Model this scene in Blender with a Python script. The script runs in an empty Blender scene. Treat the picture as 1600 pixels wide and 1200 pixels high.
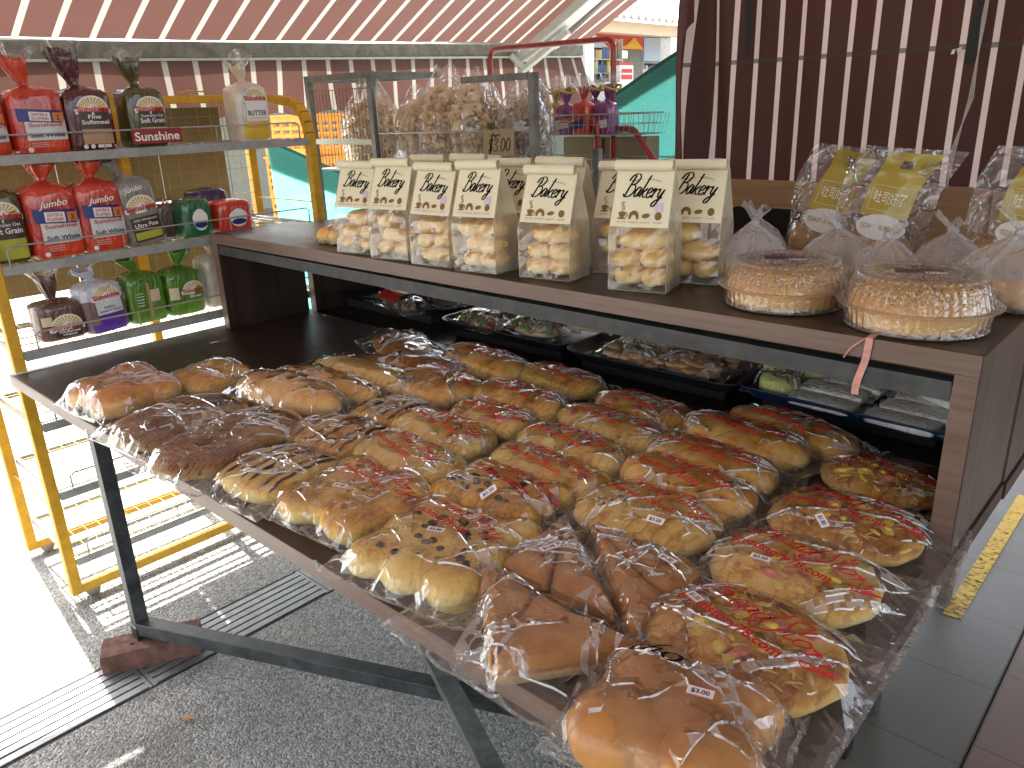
import bpy, math, random
import numpy as np
from mathutils import Vector, Matrix, noise, geometry
from mathutils.bvhtree import BVHTree

S = bpy.context.scene
COL = S.collection
R = math.radians
PI = math.pi

# ------------------------------------------------------------------ camera, light, exposure
cam = bpy.data.cameras.new("camera")
camo = bpy.data.objects.new("camera", cam)
COL.objects.link(camo)
yaw, pitch, roll = -0.755, 0.3402, -0.0359
fw = Vector((math.sin(yaw)*math.cos(pitch), math.cos(yaw)*math.cos(pitch), -math.sin(pitch)))
r0 = Vector((math.cos(yaw), -math.sin(yaw), 0)); u0 = r0.cross(fw)
rt = r0*math.cos(roll)+u0*math.sin(roll); up = rt.cross(fw)
mw = Matrix((rt, up, -fw)).transposed().to_4x4(); mw.translation = Vector((2.6717, -0.6078, 1.4681))
camo.matrix_world = mw
cam.sensor_width = 36; cam.lens = 1221.08/1600*36; cam.clip_start = .02; cam.clip_end = 400
S.camera = camo

SUN_EL, SUN_AZ = R(53), R(-84)        # azimuth from +Y, clockwise: the sun stands beyond the rack
world = bpy.data.worlds.new("World"); S.world = world; world.use_nodes = True
nt = world.node_tree
bg = nt.nodes["Background"]; sky = nt.nodes.new("ShaderNodeTexSky"); sky.sky_type = 'NISHITA'
sky.sun_disc = False; sky.sun_elevation = SUN_EL; sky.sun_rotation = SUN_AZ
sky.air_density = 1.0; sky.dust_density = 3.0; sky.ozone_density = .6
hz_ = nt.nodes.new('ShaderNodeHueSaturation'); hz_.inputs['Saturation'].default_value = .45   # hazy tropical sky
nt.links.new(sky.outputs[0], hz_.inputs['Color']); nt.links.new(hz_.outputs[0], bg.inputs[0]); bg.inputs[1].default_value = 0.15
sl = bpy.data.lights.new("sun", 'SUN'); sl.energy = 5.0; sl.angle = R(.5); sl.color = (1, .95, .87)
slo = bpy.data.objects.new("sun", sl); COL.objects.link(slo)
sd = Vector((math.sin(SUN_AZ)*math.cos(SUN_EL), math.cos(SUN_AZ)*math.cos(SUN_EL), math.sin(SUN_EL)))
slo.rotation_euler = sd.to_track_quat('Z', 'Y').to_euler(); slo.location = (-3, 0, 6)
S.view_settings.view_transform = 'Standard'; S.view_settings.look = 'None'
S.view_settings.exposure = 2.5; S.view_settings.gamma = 1
try:
    S.cycles.transparent_max_bounces = 40; S.cycles.max_bounces = 8; S.cycles.diffuse_bounces = 4
    S.cycles.glossy_bounces = 4; S.cycles.transmission_bounces = 6; S.cycles.caustics_reflective = False
    S.cycles.caustics_refractive = False; S.cycles.sample_clamp_indirect = 6
    S.cycles.use_denoising = True
except Exception: pass

# ------------------------------------------------------------------ materials
def nodes(m):
    m.use_nodes = True
    return m.node_tree, m.node_tree.nodes, m.node_tree.links
def _bump(nt_, n, l, src, strength, dist, nrm=None):
    b = n.new("ShaderNodeBump"); b.inputs["Strength"].default_value = strength; b.inputs["Distance"].default_value = dist
    l.new(src, b.inputs["Height"])
    if nrm: l.new(nrm, b.inputs["Normal"])
    return b.outputs[0]
def ramp(n, l, src, stops):
    r = n.new("ShaderNodeValToRGB"); e = r.color_ramp.elements
    while len(e) < len(stops): e.new(.5)
    for i, (p, c) in enumerate(stops):
        e[i].position = p; e[i].color = (*c, 1) if len(c) == 3 else c
    l.new(src, r.inputs[0]); return r.outputs[0]
def mixc(n, l, f, a, b, mode='MIX'):
    m = n.new("ShaderNodeMix"); m.data_type = 'RGBA'; m.blend_type = mode
    for k, v in ((0, f), (6, a), (7, b)):
        if hasattr(v, 'links'): l.new(v, m.inputs[k])
        elif isinstance(v, (int, float)): m.inputs[k].default_value = v
        else: m.inputs[k].default_value = (*v, 1)
    return m.outputs[2]
def math_(n, l, op, a, b=None, c=None, clamp=False):
    m = n.new("ShaderNodeMath"); m.operation = op; m.use_clamp = clamp
    for k, v in enumerate((a, b, c)):
        if v is None: continue
        if hasattr(v, 'links'): l.new(v, m.inputs[k])
        else: m.inputs[k].default_value = v
    return m.outputs[0]
def coords(n, l, scale=(1, 1, 1), kind="Object", rot=(0, 0, 0)):
    t = n.new("ShaderNodeTexCoord"); mp = n.new("ShaderNodeMapping"); mp.inputs["Scale"].default_value = scale
    mp.inputs["Rotation"].default_value = rot
    l.new(t.outputs[kind], mp.inputs[0]); return mp.outputs[0]
def noi(n, l, vec, scale, detail=4, rough=.6, dist=0):
    t = n.new("ShaderNodeTexNoise"); t.inputs["Scale"].default_value = scale; t.inputs["Detail"].default_value = detail
    t.inputs["Roughness"].default_value = rough; t.inputs["Distortion"].default_value = dist
    l.new(vec, t.inputs["Vector"]); return t.outputs["Fac"]
_mc = {}
def M(name, color, rough=.55, metal=0, var=.12, scale=25, bump=0.0, bscale=120, spec=.5, coat=0, alpha=1, trans=0, sheen=0, emit=0):
    if name in _mc: return _mc[name]
    m = bpy.data.materials.new(name); nt_, n, l = nodes(m); b = n["Principled BSDF"]
    v = coords(n, l); f = noi(n, l, v, scale, 5)
    lo = tuple(max(0, c*(1-var)) for c in color); hi = tuple(min(1, c*(1+var)) for c in color)
    l.new(ramp(n, l, f, [(.3, lo), (.7, hi)]), b.inputs["Base Color"])
    b.inputs["Roughness"].default_value = rough; b.inputs["Metallic"].default_value = metal
    b.inputs["Specular IOR Level"].default_value = spec; b.inputs["Coat Weight"].default_value = coat
    b.inputs["Coat Roughness"].default_value = .08
    b.inputs["Alpha"].default_value = alpha
    if bump:
        l.new(_bump(nt_, n, l, noi(n, l, v, bscale, 4), bump, .002), b.inputs["Normal"])
    if trans:
        ts = n.new("ShaderNodeBsdfTranslucent"); ts.inputs[0].default_value = (*color, 1)
        mx = n.new("ShaderNodeMixShader"); mx.inputs[0].default_value = trans
        l.new(b.outputs[0], mx.inputs[1]); l.new(ts.outputs[0], mx.inputs[2])
        l.new(mx.outputs[0], n["Material Output"].inputs[0])
    _mc[name] = m; return m

def laminate(name, dark, light, axis='x', gain=1.0, rough=.38):
    m = bpy.data.materials.new(name); nt_, n, l = nodes(m); b = n["Principled BSDF"]
    sc = {'x': (.9, 14, 14), 'z': (14, 14, .9), 'y': (14, .9, 14)}[axis]
    v = coords(n, l, sc); a = noi(n, l, v, 2.6, 6, .62, .35)
    sc2 = tuple(s*(6 if s > 1 else 1.6) for s in sc); v2 = coords(n, l, sc2); c = noi(n, l, v2, 2.2, 3, .7)
    f = math_(n, l, 'ADD', math_(n, l, 'MULTIPLY', a, .7), math_(n, l, 'MULTIPLY', c, .3))
    l.new(ramp(n, l, f, [(.36, dark), (.5, tuple((p+q)/2 for p, q in zip(dark, light))), (.64, light)]), b.inputs["Base Color"])
    g = noi(n, l, coords(n, l), 9, 4)
    l.new(math_(n, l, 'MULTIPLY_ADD', g, .22, rough-.1), b.inputs["Roughness"])
    l.new(_bump(nt_, n, l, c, .12, .0006), b.inputs["Normal"])
    return m
EDGE = laminate("walnut_edge_band", (.11, .068, .049), (.19, .122, .092), 'x')  # edge banding lighter than the top; ground bounce is put into its colour
WOODX = laminate("walnut_laminate", (.015, .0085, .006), (.048, .027, .018))
WOODZ = laminate("walnut_laminate_upright", (.015, .0085, .006), (.048, .027, .018), 'z')
WOODS = laminate("grey_walnut_side", (.085, .063, .048), (.15, .115, .09), 'z', rough=.5)
OAK = laminate("light_oak_board", (.27, .155, .07), (.38, .235, .12), 'x', rough=.5)

def steel_mat(name, c1, c2, rough=.45, metal=.6):
    m = bpy.data.materials.new(name); nt_, n, l = nodes(m); b = n["Principled BSDF"]
    v = coords(n, l); f = noi(n, l, v, 14, 8, .75)
    l.new(ramp(n, l, f, [(.38, c1), (.62, c2)]), b.inputs["Base Color"])
    b.inputs["Metallic"].default_value = metal
    l.new(math_(n, l, 'MULTIPLY_ADD', f, .35, rough-.15), b.inputs["Roughness"])
    l.new(_bump(nt_, n, l, noi(n, l, v, 60, 3), .2, .0008), b.inputs["Normal"])
    return m
GALV = steel_mat("galvanised_steel", (.10, .105, .10), (.20, .21, .205), .5, .5)
DSTEEL = steel_mat("dark_painted_steel", (.028, .032, .033), (.075, .08, .08), .45, .3)
GREYP = steel_mat("grey_coated_rail", (.27, .27, .25), (.38, .38, .36), .5, .2)
BLACKP = M("black_plastic", (.012, .012, .013), .32, var=.3, bump=.05)
YEL = steel_mat("chipped_yellow_paint", (.52, .27, .012), (.68, .38, .02), .45, 0)
WIREY = M("yellowed_wire", (.38, .25, .05), .5, var=.3)
WIREG = M("zinc_wire", (.34, .34, .31), .4, metal=.5, var=.2)
REDP = M("red_paint_tube", (.30, .02, .015), .35, var=.2, coat=.3)

def stripes_mat(name, base, stripe, axis, offs, pitch, width, trans, dirt=.15, seam=None):
    m = bpy.data.materials.new(name); nt_, n, l = nodes(m); b = n["Principled BSDF"]
    t = n.new("ShaderNodeTexCoord"); s = n.new("ShaderNodeSeparateXYZ"); l.new(t.outputs["Object"], s.inputs[0])
    x = s.outputs["xyz".index(axis)]
    u = math_(n, l, 'FRACT', math_(n, l, 'DIVIDE', math_(n, l, 'SUBTRACT', x, offs), pitch))
    k = math_(n, l, 'LESS_THAN', u, width/pitch)
    g = noi(n, l, coords(n, l), 6, 6, .7)
    w = noi(n, l, coords(n, l, (400, 400, 400)), 1, 2)
    bc = mixc(n, l, k, base, stripe)
    bc = mixc(n, l, math_(n, l, 'MULTIPLY', g, dirt*1.6), bc, (.12, .09, .07))
    if seam is not None:
        z = s.outputs[2]; d = math_(n, l, 'ABSOLUTE', math_(n, l, 'SUBTRACT', z, seam))
        bc = mixc(n, l, math_(n, l, 'MULTIPLY', math_(n, l, 'LESS_THAN', d, .007), .75), bc, (.05, .035, .03))
    l.new(bc, b.inputs["Base Color"]); b.inputs["Roughness"].default_value = .75
    l.new(_bump(nt_, n, l, w, .15, .0005), b.inputs["Normal"])
    ts = n.new("ShaderNodeBsdfTranslucent"); l.new(bc, ts.inputs[0])
    mx = n.new("ShaderNodeMixShader"); mx.inputs[0].default_value = trans
    l.new(b.outputs[0], mx.inputs[1]); l.new(ts.outputs[0], mx.inputs[2]); l.new(mx.outputs[0], n["Material Output"].inputs[0])
    return m

def film_mat(name, tint=(1, 1, 1), haze=.04, refl=1.0, rough=.07, crinkle=.6, cscale=40, hazecol=(.85, .86, .88), alpha_tint=None):
    """thin clear plastic: see-through sheet whose gloss grows towards grazing view, creased by bump"""
    m = bpy.data.materials.new(name); nt_, n, l = nodes(m)
    for x in list(n):
        if x.type == 'BSDF_PRINCIPLED': n.remove(x)
    v = coords(n, l, (1, 1.7, 1)); warp = n.new("ShaderNodeVectorMath"); warp.operation = 'ADD'
    nz = n.new("ShaderNodeTexNoise"); nz.inputs["Scale"].default_value = 14; l.new(v, nz.inputs["Vector"])
    sc_ = n.new("ShaderNodeVectorMath"); sc_.operation = 'SCALE'; sc_.inputs["Scale"].default_value = .06
    l.new(nz.outputs["Color"], sc_.inputs[0]); l.new(v, warp.inputs[0]); l.new(sc_.outputs[0], warp.inputs[1])
    vo = n.new("ShaderNodeTexVoronoi"); vo.feature = 'DISTANCE_TO_EDGE'; vo.inputs["Scale"].default_value = cscale
    l.new(warp.outputs[0], vo.inputs["Vector"])
    vo2 = n.new("ShaderNodeTexVoronoi"); vo2.feature = 'DISTANCE_TO_EDGE'; vo2.inputs["Scale"].default_value = cscale*.45
    l.new(warp.outputs[0], vo2.inputs["Vector"])
    h = math_(n, l, 'ADD', math_(n, l, 'MINIMUM', vo.outputs["Distance"], .075), math_(n, l, 'MULTIPLY', math_(n, l, 'MINIMUM', vo2.outputs["Distance"], .05), 1.5))
    h = math_(n, l, 'MULTIPLY_ADD', nz.outputs["Fac"], .10, h)
    nb = _bump(nt_, n, l, h, min(1, crinkle*1.6), .07*max(1, crinkle*1.3))
    lw = n.new("ShaderNodeLayerWeight"); lw.inputs["Blend"].default_value = .5; l.new(nb, lw.inputs["Normal"])
    f = math_(n, l, 'POWER', lw.outputs["Facing"], 2.6)
    f = math_(n, l, 'MULTIPLY_ADD', f, .95*refl, .06*refl, clamp=True)
    tr = n.new("ShaderNodeBsdfTransparent"); tr.inputs[0].default_value = (*tint, 1)
    gl = n.new("ShaderNodeBsdfGlossy"); gl.inputs["Roughness"].default_value = rough; l.new(nb, gl.inputs["Normal"])
    df = n.new("ShaderNodeBsdfDiffuse"); df.inputs[0].default_value = (*hazecol, 1)
    tl = n.new("ShaderNodeBsdfTranslucent"); tl.inputs[0].default_value = (*hazecol, 1)
    dd = n.new("ShaderNodeMixShader"); dd.inputs[0].default_value = .5; l.new(df.outputs[0], dd.inputs[1]); l.new(tl.outputs[0], dd.inputs[2])
    hz = n.new("ShaderNodeMixShader"); hz.inputs[0].default_value = haze; l.new(tr.outputs[0], hz.inputs[1]); l.new(dd.outputs[0], hz.inputs[2])
    mx = n.new("ShaderNodeMixShader"); l.new(f, mx.inputs[0]); l.new(hz.outputs[0], mx.inputs[1]); l.new(gl.outputs[0], mx.inputs[2])
    l.new(mx.outputs[0], n["Material Output"].inputs[0])
    return m
FILM = film_mat("clear_cellophane", haze=.03, refl=1.0, rough=.05, crinkle=.07, cscale=13)
CREASE_GLINT = film_mat("crease_glint_film", haze=.50, refl=2.4, rough=.12, crinkle=.1, cscale=30)  # whitened ridges and stray facets: sky glints put into the film's colour
FILME = film_mat("crumpled_cellophane_end", haze=.10, refl=1.1, rough=.08, crinkle=.14, cscale=18)
SEAM = film_mat("heat_sealed_seam", haze=.30, refl=1.2, rough=.12, crinkle=.3, cscale=40)
FILMH = film_mat("thin_milky_plastic", haze=.34, refl=.7, rough=.2, crinkle=.35, cscale=20)
FILMG = film_mat("gold_printed_film", tint=(.62, .5, .16), haze=.5, refl=.8, rough=.12, crinkle=.4, hazecol=(.42, .33, .07))
FROST = film_mat("frosted_bag_side", haze=.38, refl=.4, rough=.25, crinkle=.25, cscale=12, hazecol=(.88, .85, .74))
PET = film_mat("clear_cake_dome", haze=.06, refl=1.5, rough=.04, crinkle=.12, cscale=60)

# ------------------------------------------------------------------ mesh helpers
class MB:
    def __init__(self): self.v, self.f, self.m, self.s = [], [], [], []
    def add(self, vs, fs, mi=0, smooth=False, X=None):
        o = len(self.v)
        self.v += [tuple(X @ Vector(p)) for p in vs] if X is not None else [tuple(p) for p in vs]
        for q in fs: self.f.append([i+o for i in q]); self.m.append(mi); self.s.append(smooth)
        return self
    def box(self, a, b, mi=0, X=None):
        (x0, y0, z0), (x1, y1, z1) = a, b
        vs = [(x0, y0, z0), (x1, y0, z0), (x1, y1, z0), (x0, y1, z0), (x0, y0, z1), (x1, y0, z1), (x1, y1, z1), (x0, y1, z1)]
        return self.add(vs, [(3, 2, 1, 0), (4, 5, 6, 7), (0, 1, 5, 4), (1, 2, 6, 5), (2, 3, 7, 6), (3, 0, 4, 7)], mi, False, X)
    def tube(self, pts, r, n=8, mi=0, caps=True, smooth=True, closed=False):
        pts = [Vector(p) for p in pts]; N = len(pts); rings = []
        prev = None
        for i, p in enumerate(pts):
            a = pts[(i-1) % N] if (i or closed) else p; b = pts[(i+1) % N] if (i < N-1 or closed) else p
            t = (b-a).normalized()
            if prev is None: prev = t.orthogonal().normalized()
            q = (prev - t*prev.dot(t)); q = q.normalized() if q.length > 1e-6 else t.orthogonal().normalized(); prev = q
            w = t.cross(q); rr = r[i] if isinstance(r, (list, tuple)) else r
            rings.append([p + (q*math.cos(2*PI*k/n)+w*math.sin(2*PI*k/n))*rr for k in range(n)])
        vs = [v for g in rings for v in g]; fs = []
        for i in range(N if closed else N-1):
            j = (i+1) % N
            for k in range(n): fs.append((i*n+k, i*n+(k+1) % n, j*n+(k+1) % n, j*n+k))
        if caps and not closed: fs += [tuple(range(n))[::-1], tuple(range((N-1)*n, N*n))]
        return self.add(vs, fs, mi, smooth)
    def bar(self, p, q, w, h=None, mi=0, upv=(0, 0, 1)):
        p, q = Vector(p), Vector(q); h = h or w; t = (q-p).normalized(); u = Vector(upv); s = t.cross(u)
        if s.length < 1e-4: u = Vector((1, 0, 0)); s = t.cross(u)
        s.normalize(); u = s.cross(t); vs = []
        for c in (p, q):
            for a, b in ((-1, -1), (1, -1), (1, 1), (-1, 1)): vs.append(c+s*a*w/2+u*b*h/2)
        return self.add(vs, [(3, 2, 1, 0), (4, 5, 6, 7), (0, 1, 5, 4), (1, 2, 6, 5), (2, 3, 7, 6), (3, 0, 4, 7)], mi)
    def grid(self, fn, nu, nv, mi=0, smooth=True, wrapu=False):
        vs = [fn(i/nu, j/nv) for j in range(nv+1) for i in range(nu+(0 if wrapu else 1))]; W = nu if wrapu else nu+1; fs = []
        for j in range(nv):
            for i in range(nu):
                i2 = (i+1) % W if wrapu else i+1
                fs.append((j*W+i, j*W+i2, (j+1)*W+i2, (j+1)*W+i))
        return self.add(vs, fs, mi, smooth)
    def lathe(self, prof, n=48, mi=0, smooth=True, c=(0, 0, 0), mod=None):
        def fn(u, t):
            k = t*(len(prof)-1); i = min(int(k+1e-9), len(prof)-2); f = k-i
            r_ = prof[i][0]*(1-f)+prof[i+1][0]*f; z = prof[i][1]*(1-f)+prof[i+1][1]*f; a = 2*PI*u
            if mod: r_, z = mod(a, r_, z)
            return (c[0]+r_*math.cos(a), c[1]+r_*math.sin(a), c[2]+z)
        return self.grid(fn, n, len(prof)-1, mi, smooth, True)
    def ell(self, c, r, nu=20, nv=12, mi=0, amp=0, fr=30, rot=0, e=1.0, seed=0, zmin=None, zpow=1.0):
        cr, sr = math.cos(rot), math.sin(rot)
        def fn(u, t):
            a = 2*PI*u; ph = PI*(t-.5)
            ca, sa, cp, sp = math.cos(a), math.sin(a), math.cos(ph), math.sin(ph)
            sg = lambda x, p: math.copysign(abs(x)**p, x)
            x, y, z = sg(cp, e)*sg(ca, e), sg(cp, e)*sg(sa, e), sg(sp, zpow)
            if amp:
                k = 1+amp*noise.noise(Vector((x*r[0]*fr+seed*7.3, y*r[1]*fr, z*r[2]*fr+seed)))
                x, y, z = x*k, y*k, z*k
            x, y, z = x*r[0], y*r[1], z*r[2]
            X_, Y_ = x*cr-y*sr, x*sr+y*cr; Z_ = c[2]+z
            if zmin is not None: Z_ = max(zmin, Z_)
            return (c[0]+X_, c[1]+Y_, Z_)
        return self.grid(fn, nu, nv, mi, True, True)
    def prism(self, poly, z0, z1, mi=0, X=None):
        n = len(poly); vs = [(x, y, z0) for x, y in poly]+[(x, y, z1) for x, y in poly]
        fs = [tuple(range(n))[::-1], tuple(range(n, 2*n))]+[(i, (i+1) % n, n+(i+1) % n, n+i) for i in range(n)]
        return self.add(vs, fs, mi, False, X)
    def build(self, name, mats, parent=None, loc=None, rot=None, bevel=0, kind=None):
        me = bpy.data.meshes.new(name); me.from_pydata([tuple(p) for p in self.v], [], self.f)
        mats = mats if isinstance(mats, (list, tuple)) else [mats]
        for m in mats: me.materials.append(m)
        me.polygons.foreach_set("material_index", self.m); me.polygons.foreach_set("use_smooth", self.s); me.update()
        o = bpy.data.objects.new(name, me); COL.objects.link(o)
        if parent is not None: o.parent = parent
        if loc is not None: o.location = loc
        if rot is not None: o.rotation_euler = rot if hasattr(rot, '__len__') else (0, 0, rot)
        if bevel:
            b = o.modifiers.new("bevel", 'BEVEL'); b.width = bevel; b.segments = 2; b.limit_method = 'ANGLE'; b.harden_normals = False
        if kind: o['kind'] = kind
        return o

def tag(o, label, cat, group=None, kind=None):
    if label: o['label'] = label
    if cat: o['category'] = cat
    if group: o['group'] = group
    if kind: o['kind'] = kind
    return o
def thing(name, label, cat, loc=(0, 0, 0), rz=0, group=None, rot=None):
    o = bpy.data.objects.new(name, None); COL.objects.link(o); o.empty_display_size = .05
    o.location = loc; o.rotation_euler = rot if rot else (0, 0, rz)
    return tag(o, label, cat, group)
def copy_tree(o, loc=None, rz=None, label=None, parent=None, top=True):
    c = o.copy(); COL.objects.link(c); c.parent = parent
    if top:
        if loc is not None: c.location = loc
        if rz is not None: c.rotation_euler = rz if hasattr(rz, '__len__') else (0, 0, rz)
        if label: c['label'] = label
    for ch in [x for x in bpy.data.objects if x.parent is o and x.name in COL.objects]: copy_tree(ch, parent=c, top=False)
    return c

# ------------------------------------------------------------------ lettering
_tc = {}
def text_poly(s, bold=0.0, shear=0.0):
    """flat mesh of a word from Blender's built-in face: verts (height 1 = cap), faces, width"""
    k = (s, bold, shear)
    if k in _tc: return _tc[k]
    cu = bpy.data.curves.new("t", 'FONT'); cu.body = s; cu.size = 1; cu.offset = bold; cu.shear = shear; cu.resolution_u = 3
    cu.fill_mode = 'FRONT'
    o = bpy.data.objects.new("t", cu); COL.objects.link(o)
    dg = bpy.context.evaluated_depsgraph_get(); dg.update()
    me = bpy.data.meshes.new_from_object(o.evaluated_get(dg))
    vs = [(v.co.x, v.co.y) for v in me.vertices]; fs = [tuple(p.vertices) for p in me.polygons]
    bpy.data.objects.remove(o); bpy.data.curves.remove(cu); bpy.data.meshes.remove(me)
    x0 = min(v[0] for v in vs); x1 = max(v[0] for v in vs)
    vs = [((x-(x0+x1)/2)/.72, y/.72) for x, y in vs]
    _tc[k] = (vs, fs, (x1-x0)/.72); return _tc[k]
def put_text(mb, s, cx, cy, h, fn, mi=0, bold=0, shear=0, width=None, rot=0):
    """letters centred on cx, baseline cy, cap height h, mapped through fn(u, v) -> point"""
    vs, fs, w = text_poly(s, bold, shear); sx = h if width is None else width/w
    cr, sr = math.cos(rot), math.sin(rot)
    mb.add([fn(cx+x*sx*cr-y*h*sr, cy+x*sx*sr+y*h*cr) for x, y in vs], fs, mi)

SCR = {
 'B': ([[(.12, -.02), (.18, .45), (.3, 1.0)], [(-.02, .72), (.1, .98), (.42, 1.08), (.62, .92), (.5, .64), (.24, .54)], [(.24, .54), (.52, .52), (.6, .26), (.42, .02), (.12, -.04), (-.04, .1)]], .66),
 'r': ([[(0, .32), (.1, .46), (.08, 0)], [(.09, .2), (.2, .42), (.34, .4)]], .34),
 'e': ([[(.03, .2), (.22, .26), (.27, .4), (.15, .47), (.04, .3), (.06, .08), (.18, 0), (.36, .14)]], .34),
 'a': ([[(.32, .4), (.18, .47), (.04, .26), (.08, .02), (.22, .06), (.34, .42), (.32, .08), (.44, .08)]], .42),
 'd': ([[(.32, .4), (.18, .47), (.04, .26), (.08, .02), (.22, .06), (.36, .5), (.46, 1.02)], [(.36, .5), (.33, .08), (.46, .06)]], .44),
 'S': ([[(.66, .8), (.62, 1.02), (.42, 1.05), (.28, .84), (.36, .58), (.46, .3), (.34, -.1), (.08, -.32), (-.16, -.2), (-.1, -.02)]], .6),
 't': ([[(.2, .95), (.1, .4), (.08, .08), (.18, 0), (.3, .1)], [(-.02, .5), (.34, .58)]], .3),
 'o': ([[(.2, .47), (.05, .3), (.06, .06), (.18, 0), (.32, .16), (.3, .4), (.18, .46), (.3, .38), (.44, .42)]], .42),
 'y': ([[(.0, .4), (.08, .44), (.08, .14), (.2, .06), (.34, .42)], [(.34, .44), (.26, 0), (.12, -.36), (-.06, -.34), (.02, -.14), (.4, .08)]], .44),
 'k': ([[(.16, 1.05), (.08, .5), (.02, 0)], [(.34, .44), (.08, .2)], [(.12, .24), (.24, .02), (.4, .04)]], .38),
 'c': ([[(.28, .4), (.16, .46), (.03, .22), (.1, 0), (.3, .12)]], .3),
 'h': ([[(.14, 1.0), (.02, 0)], [(.05, .25), (.2, .44), (.26, .3), (.24, .02), (.36, .08)]], .38),
 'p': ([[(.08, .42), (-.02, -.4)], [(.06, .3), (.2, .46), (.3, .3), (.2, .04), (.04, .08)]], .36),
 's': ([[(.24, .4), (.12, .46), (.06, .32), (.2, .18), (.16, 0), (.0, .04)]], .28),
 'i': ([[(.06, .42), (.02, .04), (.14, .06)]], .16),
 '$': ([[(.42, .8), (.25, .9), (.06, .74), (.22, .5), (.4, .3), (.24, .04), (.02, .16)], [(.28, 1.02), (.16, -.12)], [(.36, 1.02), (.24, -.12)]], .52),
 '3': ([[(.04, .78), (.24, .94), (.4, .76), (.2, .52), (.42, .34), (.26, .02), (.02, .12)]], .5),
 '.': ([[(.06, .0), (.1, .03), (.08, .06)]], .2),
 '0': ([[(.24, .92), (.06, .66), (.06, .24), (.22, .0), (.38, .24), (.4, .66), (.24, .92)]], .5),
 ' ': ([], .25)}
def crom(pts, n=5):
    if len(pts) < 3: pts = [pts[0], tuple((a+b)/2 for a, b in zip(pts[0], pts[-1])), pts[-1]]
    P = [pts[0]]+list(pts)+[pts[-1]]; out = []
    for i in range(1, len(P)-2):
        for k in range(n):
            t = k/n; out.append(tuple(.5*((2*P[i][j])+(-P[i-1][j]+P[i+1][j])*t+(2*P[i-1][j]-5*P[i][j]+4*P[i+1][j]-P[i+2][j])*t*t+(-P[i-1][j]+3*P[i][j]-3*P[i+1][j]+P[i+2][j])*t**3) for j in range(len(P[0]))))
    out.append(tuple(pts[-1])); return out
def script(mb, s, cx, cy, h, fn, mi=0, w=.055, slant=.3, rot=0, width=None, arc=0, wx=None):
    tot = sum(SCR[c][1] for c in s); x = -tot/2; kx = h if width is None else width/tot
    cr, sr = math.cos(rot), math.sin(rot)
    for c in s:
        for st in SCR[c][0]:
            p = crom(st); L, Rr = [], []
            for i, q in enumerate(p):
                a = p[max(0, i-1)]; b = p[min(len(p)-1, i+1)]; dx, dy = b[0]-a[0], b[1]-a[1]; d = math.hypot(dx, dy) or 1
                ww = w*(.45+.75*abs(dy/d)); nx, ny = -dy/d*ww, dx/d*ww
                for lst, sg in ((L, 1), (Rr, -1)):
                    X_ = x+q[0]+slant*q[1]+nx*sg; Y_ = q[1]+ny*sg
                    u, v = X_*kx, Y_*h + arc*(X_/tot)**2*-h
                    lst.append(fn(cx+u*cr-v*sr, cy+u*sr+v*cr))
            n = len(L); mb.add(L+Rr, [(i, i+1, n+i+1, n+i) for i in range(n-1)], mi)
        x += SCR[c][1]
# ------------------------------------------------------------------ setting
ZR, ZW, HT, ZS = -.10, .04, .75, 1.092       # road, walkway, table top, shelf top
def asphalt():
    m = bpy.data.materials.new("worn_asphalt"); nt_, n, l = nodes(m); b = n["Principled BSDF"]
    v = coords(n, l); vo = n.new("ShaderNodeTexVoronoi"); vo.inputs["Scale"].default_value = 150; l.new(v, vo.inputs["Vector"])
    s = n.new("ShaderNodeSeparateColor"); l.new(vo.outputs["Color"], s.inputs[0])
    g = noi(n, l, v, 3, 5, .6); g2 = noi(n, l, v, 60, 3)
    f = math_(n, l, 'ADD', math_(n, l, 'MULTIPLY', s.outputs[0], .55), math_(n, l, 'MULTIPLY', g2, .45))
    c = ramp(n, l, f, [(.2, (.12, .12, .113)), (.5, (.30, .30, .28)), (.75, (.46, .45, .42)), (.93, (.70, .67, .60))])
    c = mixc(n, l, math_(n, l, 'MULTIPLY', g, .5), c, (.29, .285, .26))
    st_ = ramp(n, l, noi(n, l, v, 1.7, 7, .7, .6), [(.50, (0, 0, 0)), (.66, (1, 1, 1))]); c = mixc(n, l, math_(n, l, 'MULTIPLY', st_, .45), c, (.07, .066, .058))
    l.new(c, b.inputs["Base Color"])
    b.inputs["Roughness"].default_value = .9
    nb = _bump(nt_, n, l, math_(n, l, 'MULTIPLY', vo.outputs["Distance"], -1), .9, .006); l.new(_bump(nt_, n, l, g2, .5, .004, nb), b.inputs["Normal"])
    return m
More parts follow.
